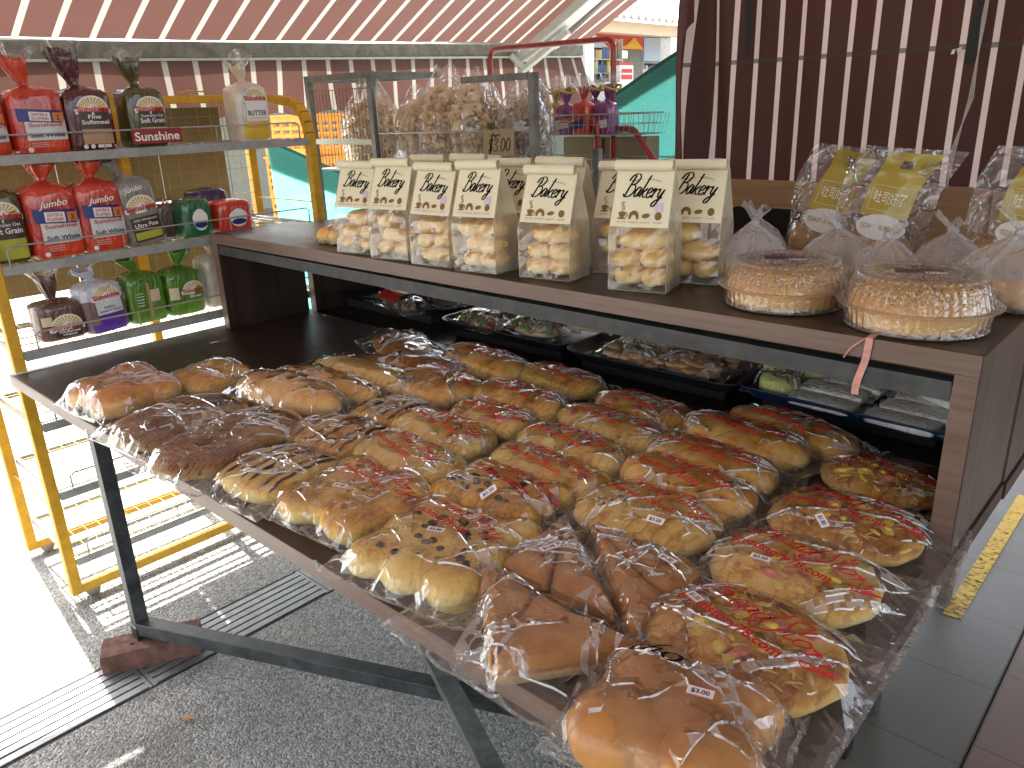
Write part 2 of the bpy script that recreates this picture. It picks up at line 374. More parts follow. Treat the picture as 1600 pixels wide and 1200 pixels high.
def tile_mat(name, c1, c2, sx, sy, ox=0, oy=0, rough=.6):
    m = bpy.data.materials.new(name); nt_, n, l = nodes(m); b = n["Principled BSDF"]
    t = n.new("ShaderNodeTexCoord"); s = n.new("ShaderNodeSeparateXYZ"); l.new(t.outputs["Object"], s.inputs[0])
    js = []
    for o, p, q in ((0, sx, ox), (1, sy, oy)):
        u = math_(n, l, 'FRACT', math_(n, l, 'DIVIDE', math_(n, l, 'SUBTRACT', s.outputs[o], q), p))
        js.append(math_(n, l, 'LESS_THAN', u, .004/p))
    j = math_(n, l, 'MAXIMUM', js[0], js[1]); v = coords(n, l)
    g = noi(n, l, v, 5, 7, .7); g2 = noi(n, l, v, 140, 3)
    c = mixc(n, l, g, c1, c2); c = mixc(n, l, math_(n, l, 'MULTIPLY', math_(n, l, 'GREATER_THAN', noi(n, l, v, 24, 6, .8), .66), .45), c, (.05, .045, .04))
    c = mixc(n, l, math_(n, l, 'MULTIPLY', g2, .35), c, tuple(x*.55 for x in c1))
    c = mixc(n, l, math_(n, l, 'MULTIPLY', j, .7), c, (.03, .028, .025)); l.new(c, b.inputs["Base Color"])
    l.new(math_(n, l, 'MULTIPLY_ADD', g, .3, rough-.15), b.inputs["Roughness"])
    l.new(_bump(nt_, n, l, g2, .35, .001), b.inputs["Normal"]); return m
ASPH = asphalt()
b = MB(); b.box((-60, -30, ZR-.3), (.385, 60, ZR)); b.box((.60, -30, ZR-.3), (2.02, 60, ZR)); b.build("road", ASPH, kind='structure')
b = MB(); b.box((2.02, -12, ZR-.3), (2.455, 30, ZW)); b.build("walkway", tile_mat("grey_painted_tile", (.100, .094, .076), (.150, .141, .117), 3.2, .31, 1.0, .12, .5), kind='structure', bevel=.006)
b = MB(); b.box((2.457, -12, ZR-.3), (9, 30, ZW+.003)); b.build("pavement", tile_mat("brown_tile", (.15, .095, .07), (.21, .14, .105), .31, .31, 2.457, .2, .55), kind='structure')
# worn yellow line
def wornline():
    m = bpy.data.materials.new("worn_yellow_line"); nt_, n, l = nodes(m); b = n["Principled BSDF"]; v = coords(n, l)
    b.inputs["Base Color"].default_value = (.62, .40, .02, 1); b.inputs["Roughness"].default_value = .6
    s = n.new("ShaderNodeSeparateXYZ"); l.new(v, s.inputs[0])
    a = noi(n, l, coords(n, l, (1, 2.2, 1)), 55, 5, .75)
    k = math_(n, l, 'GREATER_THAN', a, math_(n, l, 'MULTIPLY_ADD', s.outputs[1], -.10, .66))
    tr = n.new("ShaderNodeBsdfTransparent"); mx = n.new("ShaderNodeMixShader"); l.new(k, mx.inputs[0]); l.new(tr.outputs[0], mx.inputs[1]); l.new(b.outputs[0], mx.inputs[2])
    l.new(mx.outputs[0], n["Material Output"].inputs[0]); return m
b = MB(); b.box((2.262, 1.62, ZW+.0005), (2.308, 2.56, ZW+.004)); b.build("yellow_floor_line", wornline(), kind='structure')
# unseen slab added over the walkway to block the overhead sky
b = MB(); b.box((2.6, -9, 3.35), (7.5, 14, 3.5)); b.build("ceiling", M("painted_soffit", (.5, .49, .46), .8), kind='structure')

# drain
g = thing("drain_grating", "long steel slotted drain cover let into the asphalt beside the table leg", "drain cover", (.4925, 0, ZR))
b = MB(); b.box((-.1075, -8, -.16), (.1075, 20, -.15), 0); b.box((-.1075, -8, -.15), (-.1, 20, 0), 0); b.box((.1, -8, -.15), (.1075, 20, 0), 0)
b.build("channel", M("dark_drain_channel", (.02, .02, .02), .9), g)
SLOT = steel_mat("zinc_drain_plate", (.16, .17, .175), (.27, .28, .28), .5, .5)
for k in range(-4, 12):
    b = MB(); y0 = k*.62+.02
    for i in range(6): x = -.093+i*.0325; b.box((x, y0+.012, -.006), (x+.0245, y0+.608, .003))
    b.box((-.0985, y0, -.006), (.1, y0+.012, .003)); b.box((-.0985, y0+.608, -.006), (.1, y0+.617, .003)); b.build("slotted_plate", SLOT, g)

# ------------------------------------------------------------------ display table
t = thing("display_table", "long low walnut laminate table with dark steel legs loaded with bagged bread", "table", (0, 0, ZR))
z = -ZR
def lb(name, fn, mat, par, bevel=.0015):
    b = MB(); fn(b); return b.build(name, mat, par, bevel=bevel)
lb("tabletop", lambda b: b.box((0, 0, HT-.035+z), (2.435, 1.02, HT+z)), WOODX, t)
lb("front_edge", lambda b: b.box((.001, -.0015, HT-.0345+z), (2.434, .0, HT-.0005+z)), EDGE, t, 0)
lb("edge_tape", lambda b: [b.box((-.004, .0, HT-.034+z), (.0, 1.0, HT+z+.001)), b.box((0, .003, HT+z+.0005), (.02, .3, HT+z+.0015))], M("torn_silver_tape", (.5, .53, .55), .3, metal=.3, var=.4, scale=80, bump=.6), t, 0)
LX0, LX1, LY0, LY1 = .42, 2.23, .075, .92
fz = ZR+.065
for (x, y, zb) in ((LX0, LY0, fz), (LX0, LY1, fz), (LX1, LY0, ZW), (LX1, LY1, ZW)):
    b = MB(); b.box((x-.02, y-.02, zb-ZR+.03), (x+.02, y+.02, HT-.036+z)); lg = b.build("leg", DSTEEL, t, bevel=.002)
    b = MB(); b.box((x-.024, y-.024, zb-ZR), (x+.024, y+.024, zb-ZR+.045)); b.build("rubber_foot", BLACKP, lg, bevel=.003)
b = MB()
for p, q in (((LX0, LY0), (LX1, LY0)), ((LX0, LY1), (LX1, LY1)), ((LX0, LY0), (LX0, LY1)), ((LX1, LY0), (LX1, LY1))):
    b.bar((p[0], p[1], .80-.02), (q[0], q[1], .80-.02), .03, .04)
b.build("top_frame", DSTEEL, t)
b = MB(); b.bar((LX0+.015, LY0, .105), (LX1, LY1-.06, .125), .045, .042); b.build("lower_brace", DSTEEL, t, bevel=.002)
b = MB(); b.bar((.47, .88, .165), (LX1-.02, .105, .162), .05, .004); b.bar((.47, .855, .150), (LX1-.02, .08, .147), .004, .034); br = b.build("angle_brace", GALV, t)
b = MB(); b.lathe([(0, .009), (.007, .009), (.0085, .006), (.0085, 0), (.013, 0), (.013, -.002)], 12, c=(1.268, .517, .169)); b.build("bolt", GALV, br)

BR = M("old_red_brick", (.14, .066, .048), .9, var=.5, scale=30, bump=.8, bscale=60)
def brick(loc, rz, label, L=.235):
    b = MB(); rnd = random.Random(3)
    nx, ny, nz = 12, 6, 4
    def P(x, y, zz):
        q = Vector((x, y, zz)); k = noise.noise(q*40+Vector(loc))*.0025
        cx = 1 if x > -L/2+.03 else .93+.07*(x+L/2)/.03
        return (x+k, y*cx+noise.noise(q*35)*.002, zz*1.0 + (noise.noise(q*30)*.002 if zz > .03 else 0))
    for (a, fnn, nu, nv) in ((0, lambda u, v: P((u-.5)*L, (v-.5)*.1, .065), nx, ny), (1, lambda u, v: P((u-.5)*L, -.05, v*.065), nx, nz), (2, lambda u, v: P((.5-u)*L, .05, v*.065), nx, nz),
        (3, lambda u, v: P(L/2, (u-.5)*.1, v*.065), ny, nz), (4, lambda u, v: P(-L/2, (.5-u)*.1, v*.065), ny, nz), (5, lambda u, v: P((.5-u)*L, (v-.5)*.1, 0), nx, ny)):
        b.grid(fnn, nu, nv, 0, False)
    for (x, y) in ((-.03, .012), (.0, -.014), (.03, .01), (-.055, -.01)): b.lathe([(.0045, .0668), (.0045, .0675), (0, .0675)], 8, 1, c=(x, y, 0))
    o = b.build("brick", [BR, M("brick_hole", (.02, .01, .01), 1)], loc=loc, rot=rz); return tag(o, label, "brick", "bricks under the table legs")
brick((.455, .085, ZR), R(62), "chipped red brick lying under the front leg of the bread table, half in the sun", .28)
brick((.44, .81, ZR), R(80), "dark red brick under the rear leg, seen below the table edge beyond the drain")

# ------------------------------------------------------------------ shelf units standing on the tables
def shelf_unit(x0, x1, y0, y1, label, ribbon=False):
    s = thing("shelf_unit", label, "shelf", (x0, y0, HT+.001), group="laminate shelf units back to back"); W = x1-x0; D = y1-y0; Hh = ZS-HT-.001; tp = .035
    lb("shelf_top", lambda b: b.box((0, 0, Hh-tp), (W, D, Hh)), WOODX, s)
    lb("front_edge", lambda b: [b.box((.0005, -.0015, Hh-tp+.0005), (W-.0005, 0, Hh-.0005)), b.box((W-tp+.0005, -.0015, .001), (W-.0005, 0, Hh-tp)), b.box((.0005, -.0015, .001), (tp-.0005, 0, Hh-tp))], EDGE, s, 0)
    for nm, xa in (("side_panel", 0), ("side_panel", W-tp)):
        b = MB(); b.box((xa, 0, 0), (xa+tp, D, Hh-tp-.0005)); o = b.build(nm, WOODZ, s, bevel=.0015)
        if xa: b = MB(); b.box((W, .001, 0), (W+.002, D-.001, Hh-.001)); b.build("outer_veneer", WOODS, o)
    b = MB(); b.bar((tp+.002, .0015, Hh-tp-.020), (W-tp-.002, .0015, Hh-tp-.030), .003, .032); b.bar((tp+.002, .018, Hh-tp-.0055), (W-tp-.002, .018, Hh-tp-.0155), .030, .003)
    b.build("front_angle_bar", steel_mat("black_steel_angle", (.03, .033, .035), (.075, .08, .082), .5, .3), s)
    return s
s1 = shelf_unit(.0424, 2.427, .687, 1.02, "walnut laminate shelf unit on the bread table carrying bakery bags and domed cakes")
t2 = thing("back_table", "second walnut table behind, carrying trays of nuts and crisps in the shade", "table", (0, 1.05, ZR))
lb("tabletop", lambda b: b.box((0, 0, HT-.035+z-.012), (2.435, .75, HT+z-.012)), WOODX, t2)
for x, y in ((.42, .05), (.42, .66), (2.235, .05), (2.235, .66)):
    zb = ZW if x > 2 else ZR
    b = MB(); b.box((x-.02, y-.02, zb-ZR+.002), (x+.02, y+.02, HT-.037+z-.012)); lg = b.build("leg", DSTEEL, t2)
s2 = shelf_unit(.0424, 2.427, 1.052, 1.39, "second laminate shelf unit directly behind the first, holding toast pouches and knotted bags")
s2.location.z -= .0125
for o in s2.children: pass

# ------------------------------------------------------------------ awning on the left, sloping down to its front bar
AX, AZ0 = -.60, 1.716
def az(y): return AZ0+.0226*(y-.41)
SL = .554
AWN = stripes_mat("sun_bleached_striped_canvas", (.100, .044, .037), (.40, .38, .33), 'y', .411-.022, .1287, .024, .22, .18)
aw = thing("awning", "faded red awning with cream stripes sloping over the stall", "awning", (0, 0, 0))
b = MB()
def fab(u, v):
    x = AX+.03+u*3.3; y = -3.2+v*6.80; AZ = az(y)
    return (x, y, AZ+.02+SL*(x-AX)-.035*math.sin(PI*u)+.008*noise.noise(Vector((x*2, y*1.3, 0))))
b.grid(fab, 40, 80); b.build("canvas_roof", AWN, aw)
b = MB()
def val(u, v):
    y = -3.2+u*6.78; AZ = az(y); zz = AZ-.03-v*(.24+.12*max(0, min(1, (y-2.4)/.9))+.012*math.cos(y*2*PI/.257))
    x = AX+.02+.02*v*math.sin(y*7+1)+.03*v*noise.noise(Vector((y*2.5, v, 3)))+(.12*v*math.sin((y-3)*3) if y > 3.1 else 0)
    return (x, y, zz)
b.grid(val, 260, 10); b.build("valance", AWN, aw)
ya, yb = -3.25, 3.60
b = MB(); b.grid(lambda u, v: (AX-.012+.028*math.cos(PI*(.5+v)), ya+(yb-ya)*u, az(ya+(yb-ya)*u)+.030*math.sin(PI*(v-.5))), 2, 10)
b.bar((AX+.006, ya, az(ya)), (AX+.006, yb, az(yb)), .036, .058); fb = b.build("front_bar", steel_mat("weathered_aluminium", (.16, .155, .125), (.30, .29, .24), .5, .3), aw)
b = MB(); b.bar((AX+.010, ya, az(ya)-.037), (AX+.010, yb, az(yb)-.037), .052, .010); b.build("bar_trim", M("pale_bar_trim", (.55, .66, .60), .35), fb)
ARM = M("white_powder_coat", (.62, .66, .62), .35, coat=.3)
yy = 3.02; AZ = az(yy)
ar = MB(); ar.bar((AX+.03, yy, AZ-.045), (AX+2.6, yy+.10, AZ-.06+SL*2.57), .11, .05); ao = ar.build("folding_arm", ARM, aw, bevel=.006)
ar = MB(); ar.tube([(AX+.22, yy+.10, AZ+.035), (AX+2.4, yy+.21, AZ+.02+SL*2.4)], .020, 12); ar.tube([(AX+.15, yy+.097, AZ-.005), (AX+.24, yy+.101, AZ+.045)], .026, 12); ar.build("arm_spring_tube", M("satin_aluminium", (.55, .56, .55), .25, metal=.7), ao)
ar = MB(); ar.bar((AX+.03, yy-.10, AZ-.03), (AX+.08, yy-.02, AZ-.11), .05, .03); ar.bar((AX+.05, yy-.04, AZ-.12), (AX+.35, yy+.03, AZ+.07), .05, .03); ar.build("hinge_bracket", ARM, ao, bevel=.004)

# ------------------------------------------------------------------ striped curtain at the right
CUR = stripes_mat("maroon_striped_canvas", (.060, .016, .012), (.80, .66, .62), 'x', 1.213, .0773, .0165, .14, .08, seam=1.585)
def cx(u, v):      # u along x, v down
    x = 1.135+u*2.6; zz = 2.7-v*2.2
    k = max(0, 1-(x-1.135)/.22)
    y = 2.0+.012*math.sin(x*9+zz*1.1)+.006*math.sin(x*31)+k*.05*math.sin((x-1.13)*40+zz*3)+.006*noise.noise(Vector((x*3, zz*2, 0)))
    return (x+.10*(1-v)*0+.035*(zz-1.3)*min(1, (x-1.135)/.6)*.6+k*.035*(1.5-zz), y, zz)
b = MB(); b.grid(cx, 240, 30); cu = b.build("curtain", CUR)
tag(cu, "dark maroon canvas curtain with thin pink stripes hanging behind the shelves", "curtain")
cu['kind'] = 'thing'
b = MB(); b.grid(lambda u, v: (1.10+.06*u+.012*math.sin(v*9), 1.965+.03*math.sin(u*5+v*4), 2.7-1.85*v), 6, 30); b.build("hem", M("maroon_hem", (.10, .02, .018), .6, coat=.1), cu)
STR = M("black_webbing", (.012, .02, .018), .7)
def ribbon(name, pts, w, mat, label, cat, par=None, th=.0015, group=None):
    b = MB(); P = crom(pts, 6)
    vs = []
    for i, p in enumerate(P):
        a = Vector(P[max(0, i-1)]); q = Vector(P[min(len(P)-1, i+1)]); s = (q-a).cross(Vector((0.2, 1, .1))).normalized()
        ww = w*(1+.15*math.sin(i*2.1)); vs += [Vector(p)-s*ww/2, Vector(p)+s*ww/2]
    nn = len(P); fs = [(2*i, 2*i+1, 2*i+3, 2*i+2) for i in range(nn-1)]
    b.add(vs+[v+Vector((0, th, 0)) for v in vs], fs+[tuple(x+2*nn for x in f[::-1]) for f in fs], 0, False)
    o = b.build(name, mat, par); return tag(o, label, cat, group) if label else o
ribbon("strap", [(1.355, 1.95, 2.0), (1.361, 1.95, 1.768), (1.372, 1.945, 1.68), (1.368, 1.95, 1.60)], .022, STR, "short black webbing strap hanging near the curtain's left end", "strap")
ribbon("strap", [(2.055, 1.94, 2.0), (2.045, 1.95, 1.74), (2.035, 1.945, 1.62), (2.03, 1.95, 1.54)], .028, STR, "wide black webbing strap hanging at the curtain's right with a frayed cord", "strap")
b = MB()
for k in range(3): b.tube([(2.06+.004*k, 1.93, 1.9), (2.058-.004*k, 1.935, 1.65), (2.046+.005*k, 1.94, 1.45), (2.03-.006*k, 1.94, 1.30), (2.02+.004*k, 1.94, 1.18)], .0022, 5)
tag(b.build("frayed_cord", M("frayed_rope", (.45, .40, .36), .9)), "thin frayed pale cord hanging down over the right of the maroon curtain", "cord")
b = MB(); b.add([(1.985, 1.982, 1.58), (2.0, 1.98, 1.585), (1.998, 1.98, 1.55), (1.992, 1.98, 1.562)], [(0, 3, 2, 1)]); b.add([(1.975, 1.981, 1.578), (1.984, 1.98, 1.58), (1.982, 1.98, 1.567), (1.973, 1.981, 1.566)], [(0, 3, 2, 1)])
b.build("torn_patch", M("torn_white_patch", (.7, .68, .66), .8), cu)

# oak board with black inset behind the second shelf
def rrect(x0, z0, x1, z1, r, n=6):
    out = []
    for cx_, cz_, a0 in ((x1-r, z1-r, 0), (x0+r, z1-r, 90), (x0+r, z0+r, 180), (x1-r, z0+r, 270)):
        for k in range(n+1): a = R(a0+90*k/n); out.append((cx_+r*math.cos(a), cz_+r*math.sin(a)))
    return out
XZ = Matrix(((1, 0, 0, 0), (0, 0, -1, 0), (0, 1, 0, 0), (0, 0, 0, 1)))
b = MB(); b.prism(rrect(1.465, .75, 2.205, 1.243, .014), -.02, .0, 0, XZ); b.prism(rrect(2.215, .75, 2.9, 1.247, .014), -.02, 0, 0, XZ)
bd = b.build("oak_board", OAK, loc=(0, 1.6, 0)); tag(bd, "pale oak cabinet board standing behind the toast pouches", "board")
b = MB(); b.prism(rrect(1.53, .80, 2.04, 1.165, .02), .002, .006, 0, XZ); b.build("black_inset", BLACKP, bd)
b = MB(); P = rrect(1.528, .798, 2.043, 1.168, .022); b.tube([(x, -.006, zz) for x, zz in P], .002, 6, closed=True); b.build("gold_rim", M("gold_rim", (.45, .33, .14), .3, metal=.8), bd)

# small litter
lf = M("dry_leaf", (.45, .22, .08), .7)
b = MB(); b.grid(lambda u, v: ((u-.5)*.045, (v-.5)*.018*math.sin(PI*min(1, max(0.02, u))), .004+.006*abs(v-.5)+.004*math.sin(u*3)), 8, 4); o = b.build("dry_leaf", lf, loc=(.80, .02, ZR), rot=.6); tag(o, "small curled orange brown dry leaf on the asphalt near the brace", "leaf")
b = MB(); b.tube([(0, 0, .005), (.026, 0, .005)], .0045, 10); o = b.build("cigarette_end", M("white_paper_tube", (.75, .73, .68), .7), loc=(.40, .205, ZR+.004), rot=1.2); tag(o, "tiny white cigarette end standing out on the drain cover", "litter")
b = MB(); rnd = random.Random(4)
for _ in range(90):
    x, y, s = rnd.uniform(.05, 2.4), rnd.uniform(.01, .66), rnd.uniform(.0008, .0022); b.ell((x, y, HT+s*.6), (s, s*.8, s*.6), 5, 4, amp=.4, fr=300)
b.build("crumbs", M("bread_crumbs", (.55, .35, .15), .8), kind='stuff')
b = MB()
for _ in range(130):
    x, y, s = rnd.uniform(2.1, 3.4), rnd.uniform(-.3, 3.2), rnd.uniform(.001, .0035); b.ell((x, y, ZW+.003+s*.3), (s, s*.7, s*.4), 6, 4, amp=.4, fr=300, rot=_)
for _ in range(160):
    x, y, s = rnd.uniform(.6, 1.98), rnd.uniform(-1.0, 1.0), rnd.uniform(.0012, .004); b.ell((x, y, ZR+s*.5), (s, s*.7, s*.5), 6, 4, amp=.4, fr=300, rot=_)
b.build("grit", M("pale_grit", (.45, .42, .36), .9, var=.5, scale=200), kind='stuff')
# ------------------------------------------------------------------ bread
def crust(name, pale, gold, brown, driz=0.0, dcol=(.16, .045, .012), flo=0, lo=.35, hi=.9, fleck=None, gloss=.48, dscale=22, bump=.5):
    m = bpy.data.materials.new(name); nt_, n, l = nodes(m); b = n["Principled BSDF"]
    t = n.new("ShaderNodeTexCoord"); s = n.new("ShaderNodeSeparateXYZ"); l.new(t.outputs["Normal"], s.inputs[0]); v = coords(n, l)
    g = noi(n, l, v, 52, 8, .75); g1 = noi(n, l, v, 15, 4, .6)
    f = math_(n, l, 'ADD', math_(n, l, 'MULTIPLY_ADD', s.outputs[2], .42, .12), math_(n, l, 'ADD', math_(n, l, 'MULTIPLY_ADD', g, .9, -.45), math_(n, l, 'MULTIPLY_ADD', g1, 1.5, -.65)))
    c = ramp(n, l, f, [(lo-.2, pale), ((lo+hi)/2, gold), (hi, brown)])
    if driz:
        w = n.new("ShaderNodeTexWave"); w.wave_type = 'BANDS'; w.inputs["Scale"].default_value = dscale; w.inputs["Distortion"].default_value = 9; w.inputs["Detail"].default_value = 2.5; w.inputs["Detail Scale"].default_value = 1.2
        l.new(v, w.inputs["Vector"]); k = ramp(n, l, w.outputs["Fac"], [(0, (0, 0, 0)), (.80, (0, 0, 0)), (.92, (1, 1, 1))])
        gate = math_(n, l, 'MULTIPLY', math_(n, l, 'GREATER_THAN', s.outputs[2], .1), math_(n, l, 'GREATER_THAN', noi(n, l, v, 18, 3), .52))
        kk = math_(n, l, 'MULTIPLY', math_(n, l, 'MULTIPLY', k, gate), driz); c = mixc(n, l, kk, c, dcol)
    if fleck:
        vo = n.new("ShaderNodeTexVoronoi"); vo.inputs["Scale"].default_value = fleck[1]; l.new(v, vo.inputs["Vector"])
        k = math_(n, l, 'MULTIPLY', math_(n, l, 'LESS_THAN', vo.outputs["Distance"], fleck[2]), math_(n, l, 'GREATER_THAN', s.outputs[2], .15)); c = mixc(n, l, k, c, fleck[0])
    l.new(c, b.inputs["Base Color"]); b.inputs["Roughness"].default_value = gloss
    b.inputs["Subsurface Weight"].default_value = .0
    hh = g
    if flo:
        w2 = noi(n, l, coords(n, l, (1, 1, 1)), 70, 5, .8, 3); hh = math_(n, l, 'ADD', math_(n, l, 'MULTIPLY', w2, flo), g)
    l.new(_bump(nt_, n, l, hh, bump, .006), b.inputs["Normal"]); return m
C_GOLD = crust("golden_crust", (.84, .58, .17), (.70, .35, .058), (.34, .11, .015), .35, bump=.7, lo=.36, hi=.98)
C_PALE = crust("pale_cheesy_crust", (.88, .68, .26), (.80, .50, .12), (.50, .20, .028), .3, (.34, .12, .02), lo=.4, hi=1.05, dscale=16, bump=.7)
C_PLAIN = crust("plain_bun_crust", (.88, .60, .20), (.70, .33, .055), (.40, .125, .016), 0, bump=.25, lo=.4, hi=1.0)
C_BROWN = crust("glossy_brown_crust", (.75, .48, .18), (.55, .21, .04), (.36, .10, .018), 0, lo=.2, hi=.9, gloss=.26, bump=.12)
C_TRI = crust("smooth_tan_crust", (.58, .29, .09), (.50, .225, .062), (.38, .15, .035), 0, lo=.1, hi=.9, gloss=.3, bump=.1)
C_FLOSS = crust("cheese_floss_crust", (.66, .40, .11), (.45, .17, .035), (.20, .055, .014), .9, (.10, .025, .008), flo=2.2, lo=.35, hi=.85, dscale=34, bump=.9)
C_SES = crust("sesame_crust", (.80, .54, .20), (.66, .32, .08), (.48, .18, .035), 0, fleck=((.88, .76, .48), 210, .22), bump=.35, hi=1.0)
C_CRUMB = M("soft_white_crumb", (.50, .36, .17), .8, var=.15, scale=60, bump=.4, bscale=200)
C_CHOC = M("baked_chocolate", (.045, .014, .008), .45, var=.4, scale=80, bump=.6)
C_RAIS = M("raisin", (.03, .012, .010), .4, var=.5, scale=100, bump=.8)
C_HAM = M("ham_pink", (.60, .22, .14), .4, var=.25, scale=60)
C_CORN = M("pineapple_and_corn", (.74, .52, .10), .35, var=.3, scale=60)
C_CHEESE = M("melted_cheese_shred", (.66, .44, .16), .45, var=.3, scale=60)
REDINK = M("red_bag_ink", (.55, .010, .010), .7, var=.05)
STK = M("sticker_paper", (.88, .86, .90), .5, var=.03)
STKR = M("sticker_red", (.6, .05, .08), .5, var=.03)
INK = M("black_ink", (.012, .012, .012), .9, var=.05, spec=.1)

C_PIZ = crust("cheese_pizza_crust", (.92, .76, .34), (.82, .50, .11), (.46, .16, .018), .5, (.50, .16, .03), lo=.40, hi=1.02, dscale=12, bump=.7)
C_PIZD = crust("dark_cheese_pizza_crust", (.86, .62, .22), (.66, .32, .05), (.30, .09, .013), .4, lo=.30, hi=.88, dscale=14, bump=.8)
def lobes_of(kind, sx, sy, h, n, rnd):
    L = []
    if kind in ('rows', 'choc'):
        for i in range(n): L.append(((i-(n-1)/2)*sx/n, rnd.uniform(-.006, .006), sx/n*.60, sy/2*rnd.uniform(.92, 1), h*rnd.uniform(.9, 1.03), rnd.uniform(-.08, .08)))
    elif kind == 'cols':
        for i in range(n): L.append((rnd.uniform(-.006, .006), (i-(n-1)/2)*sy/n, sx/2*rnd.uniform(.94, 1), sy/n*.60, h*rnd.uniform(.92, 1.03), rnd.uniform(-.04, .04)))
    elif kind == 'loaf': L.append((0, 0, sx/2, sy/2, h, 0))
    elif kind == 'seg':      # long bun pinched into segments
        for i in range(n): L.append(((i-(n-1)/2)*sx/n*.98, rnd.uniform(-.004, .004), sx/n*.68, sy/2*(1 if 0 < i < n-1 else .9)*rnd.uniform(.95, 1.02), h*rnd.uniform(.94, 1.04), rnd.uniform(-.25, .25)))
    elif kind == 'disc':
        L.append((0, 0, sx/2*.98, sy/2*.98, h*.98, 0))
        for i in range(0): a = 2*PI*i/n+rnd.uniform(-.2, .2); L.append((math.cos(a)*sx*.33, math.sin(a)*sy*.33, sx*.19, sy*.17, h*rnd.uniform(.84, .94), a))
    elif kind == 'grid':
        for i in range(n):
            for j in range(n): L.append(((i-(n-1)/2)*sx/n+rnd.uniform(-.004, .004), (j-(n-1)/2)*sy/n+rnd.uniform(-.004, .004), sx/n*.60, sy/n*.60, h*rnd.uniform(.86, 1.04), rnd.uniform(0, 1)))
    elif kind == 'braid':
        for i in range(2):
            for j in range(n): L.append(((i-.5)*sx*.5+(.015 if j % 2 else -.015), (j-(n-1)/2)*sy/n, sx*.26, sy/n*.72, h*rnd.uniform(.9, 1.04), (.5 if j % 2 else -.5)))
    L = [(a, c, rx, ry, hh, ro, 2.0) for (a, c, rx, ry, hh, ro) in L]
    if kind in ('seg', 'rows', 'choc', 'grid', 'cols', 'braid') and n > 1: L.append((0, 0, sx/2*.965, sy/2*.95, h*.88, 0, 3.2))
    return L
def ltop(L, x, y, infl=1.0):
    best = 0
    for (cx_, cy_, rx, ry, h, ro, pw) in L:
        dx, dy = x-cx_, y-cy_; c, s = math.cos(ro), math.sin(ro); u = (dx*c+dy*s)/(rx*infl); w = (-dx*s+dy*c)/(ry*infl); q = abs(u)**pw+abs(w)**pw
        if q < 1: best = max(best, .40*h+.60*h*math.sqrt(1-q)**(.9 if pw < 2.5 else .6))
    return best
def bread_mesh(L, seed, amp=.10, e=1.0, nu=30, nv=16):
    b = MB()
    for i, (cx_, cy_, rx, ry, h, ro, pw) in enumerate(L):
        b.ell((cx_, cy_, .40*h), (rx, ry, .60*h), nu, nv, amp=amp, fr=28, rot=ro, seed=seed+i, zmin=.001, zpow=.85 if pw < 2.5 else .55, e=e if pw < 2.5 else .62)
    return b

